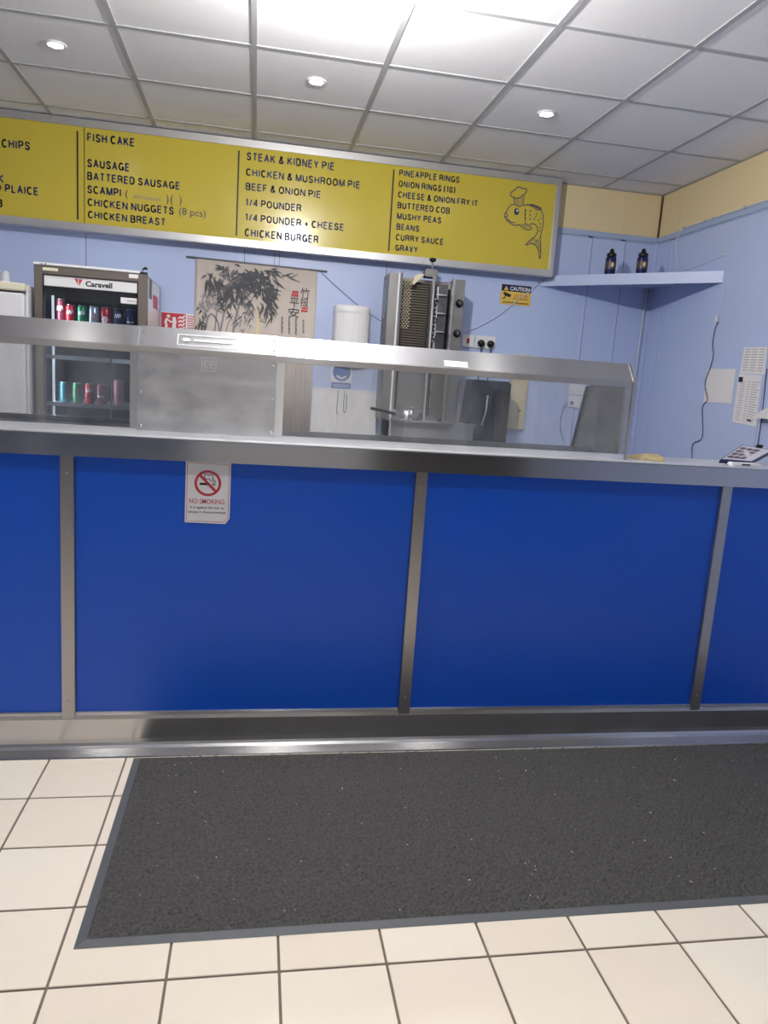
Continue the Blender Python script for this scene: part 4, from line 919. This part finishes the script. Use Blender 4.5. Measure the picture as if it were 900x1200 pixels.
t = sheet('price_list', 'lower longer white printed price list on the right wall', [(866, 437.5), (893, 440), (885.5, 500), (858, 494)])
q = MB()
for k in range(17):
    a, b = f3(866-k*.43, 447+k*2.75), f3(892-k*.42, 449+k*2.95)
    line(a, b, .08, .30, .0032); line(a, b, .42, .52, .0032); line(a, b, .58, .95-.05*(k % 3), .0032)
build('lettering', q, 'ink_print', t)['kind'] = 'stuff'
q = MB(); a, b = f3(866, 441.5), f3(871, 442); q.add([a, b, b-Vector((0, 0, .03)), a-Vector((0, 0, .03))], [(0, 1, 2, 3)])
a, b = f3(875, 493), f3(880, 494); q.add([a, b, b+Vector((0, 0, .010)), a+Vector((0, 0, .010))], [(0, 1, 2, 3)]); build('dark_mark', q, 'ink_black', t)
# white bracket at the photo's edge
c = atX(897, 486, XW)
o = build('wall_bracket', MB().prism([(c.y+.03, c.z-.022), (c.y-.12, c.z-.022), (c.y-.12, c.z+.06), (c.y-.01, c.z+.015)], XW-.05, XW-.0005, 0), 'white', None, .003); tag(o, 'white wall bracket on the right wall at the photo edge', 'bracket')
# ================================================================== ON THE COUNTER, RIGHT
# payment tablet
ty0, ty1 = .075, .235
BL, BR = atY(843.5, 538.5, ty0), atY(881, 541.5, ty0); TL, TR_ = atY(869.5, 521, ty1), atY(907, 527.5, ty1)
tp = thing('payment_tablet', 'tilted grey touch screen payment terminal on a white stand', 'terminal', ((BL.x+TR_.x)/2, .15, T))
ex = (BR-BL).normalized(); ey = (TL-BL); L2 = ey.length; L1 = (BR-BL).length
ey = ey.normalized(); nz = ex.cross(ey).normalized(); nz = nz if nz.z > 0 else -nz
def tf(u, v, h=0): return BL.lerp(BR, u).lerp(TL.lerp(TR_, u), v)+nz*h
def slab(u0, u1, v0, v1, h0, h1):
    P = [tf(u, v, h) for h in (h0, h1) for u, v in ((u0, v0), (u1, v0), (u1, v1), (u0, v1))]
    return MB().add(P, [(3, 2, 1, 0), (4, 5, 6, 7)]+[(i, (i+1) % 4, 4+(i+1) % 4, 4+i) for i in range(4)])
build('housing', slab(0, 1, 0, 1, -.018, 0), 'can_navy', tp, .002)
s = build('screen', slab(.05, .95, .05, .95, 0, .001), 'screen_grey', tp)
for r in range(4):
    for c_ in range(3):
        u, v = .10+c_*.20, .14+r*.19
        build('key', slab(u, u+.17, v, v+.13, .0012, .0018), 'screen_icon', s)
build('camera_bump', slab(.42, .62, .98, 1.06, -.012, .012), 'black', tp, .003)
b0, b1 = atY(848, 546, .03), atY(884, 549, .03)
build('stand', MB().prism([(b0.x+.035, .03), (b1.x+.03, .03), (b1.x+.06, .17), (b0.x+.075, .17)], T, T+.016, 2), 'white_gloss', tp, .004)
mid_ = tf(.5, .5, -.018)
build('neck', MB().tube([(mid_.x, mid_.y, T+.016), (mid_.x, mid_.y+.004, mid_.z)], .024, 12), 'white_gloss', tp, 0, True)
q = MB(); x_ = (b0.x+b1.x)/2+.03; rect(q, planeY(.0295), x_-.02, x_+.02, T+.006, T+.012); build('card_slot', q, 'black', tp)
# folded yellow cloth
cl = MB(); n1, n2 = 14, 8; c0 = Vector((2.205, .09)); R2 = random.Random(5)
for j in range(n2+1):
    for i in range(n1+1):
        u, v = i/n1, j/n2; e = min(u, 1-u, v, 1-v)
        cl.v.append(Vector((c0.x+.115*u+.012*math.sin(v*5), c0.y+.10*v+.01*math.sin(u*6), T+.002+min(1, e*8)*(.012+.008*math.sin(u*7+v*3)+R2.random()*.004))))
cl.f += [(j*(n1+1)+i, j*(n1+1)+i+1, (j+1)*(n1+1)+i+1, (j+1)*(n1+1)+i) for j in range(n2) for i in range(n1)]
k0 = len(cl.v); cl.v += [Vector((p.x, p.y, T+.0005)) for p in cl.v[:k0]]
cl.f += [tuple(k0+i for i in reversed(f)) for f in cl.f[:n1*n2]]
bd_ = [i for i in range(n1+1)]+[j*(n1+1)+n1 for j in range(1, n2+1)]+[n2*(n1+1)+i for i in range(n1-1, -1, -1)]+[j*(n1+1) for j in range(n2-1, 0, -1)]
cl.f += [(a, k0+a, k0+b, b) for a, b in zip(bd_, bd_[1:]+bd_[:1])]
o = build('cleaning_cloth', cl, 'cloth_yellow', None, 0, True); tag(o, 'folded pale yellow cleaning cloth on the counter beside the right display', 'cloth')
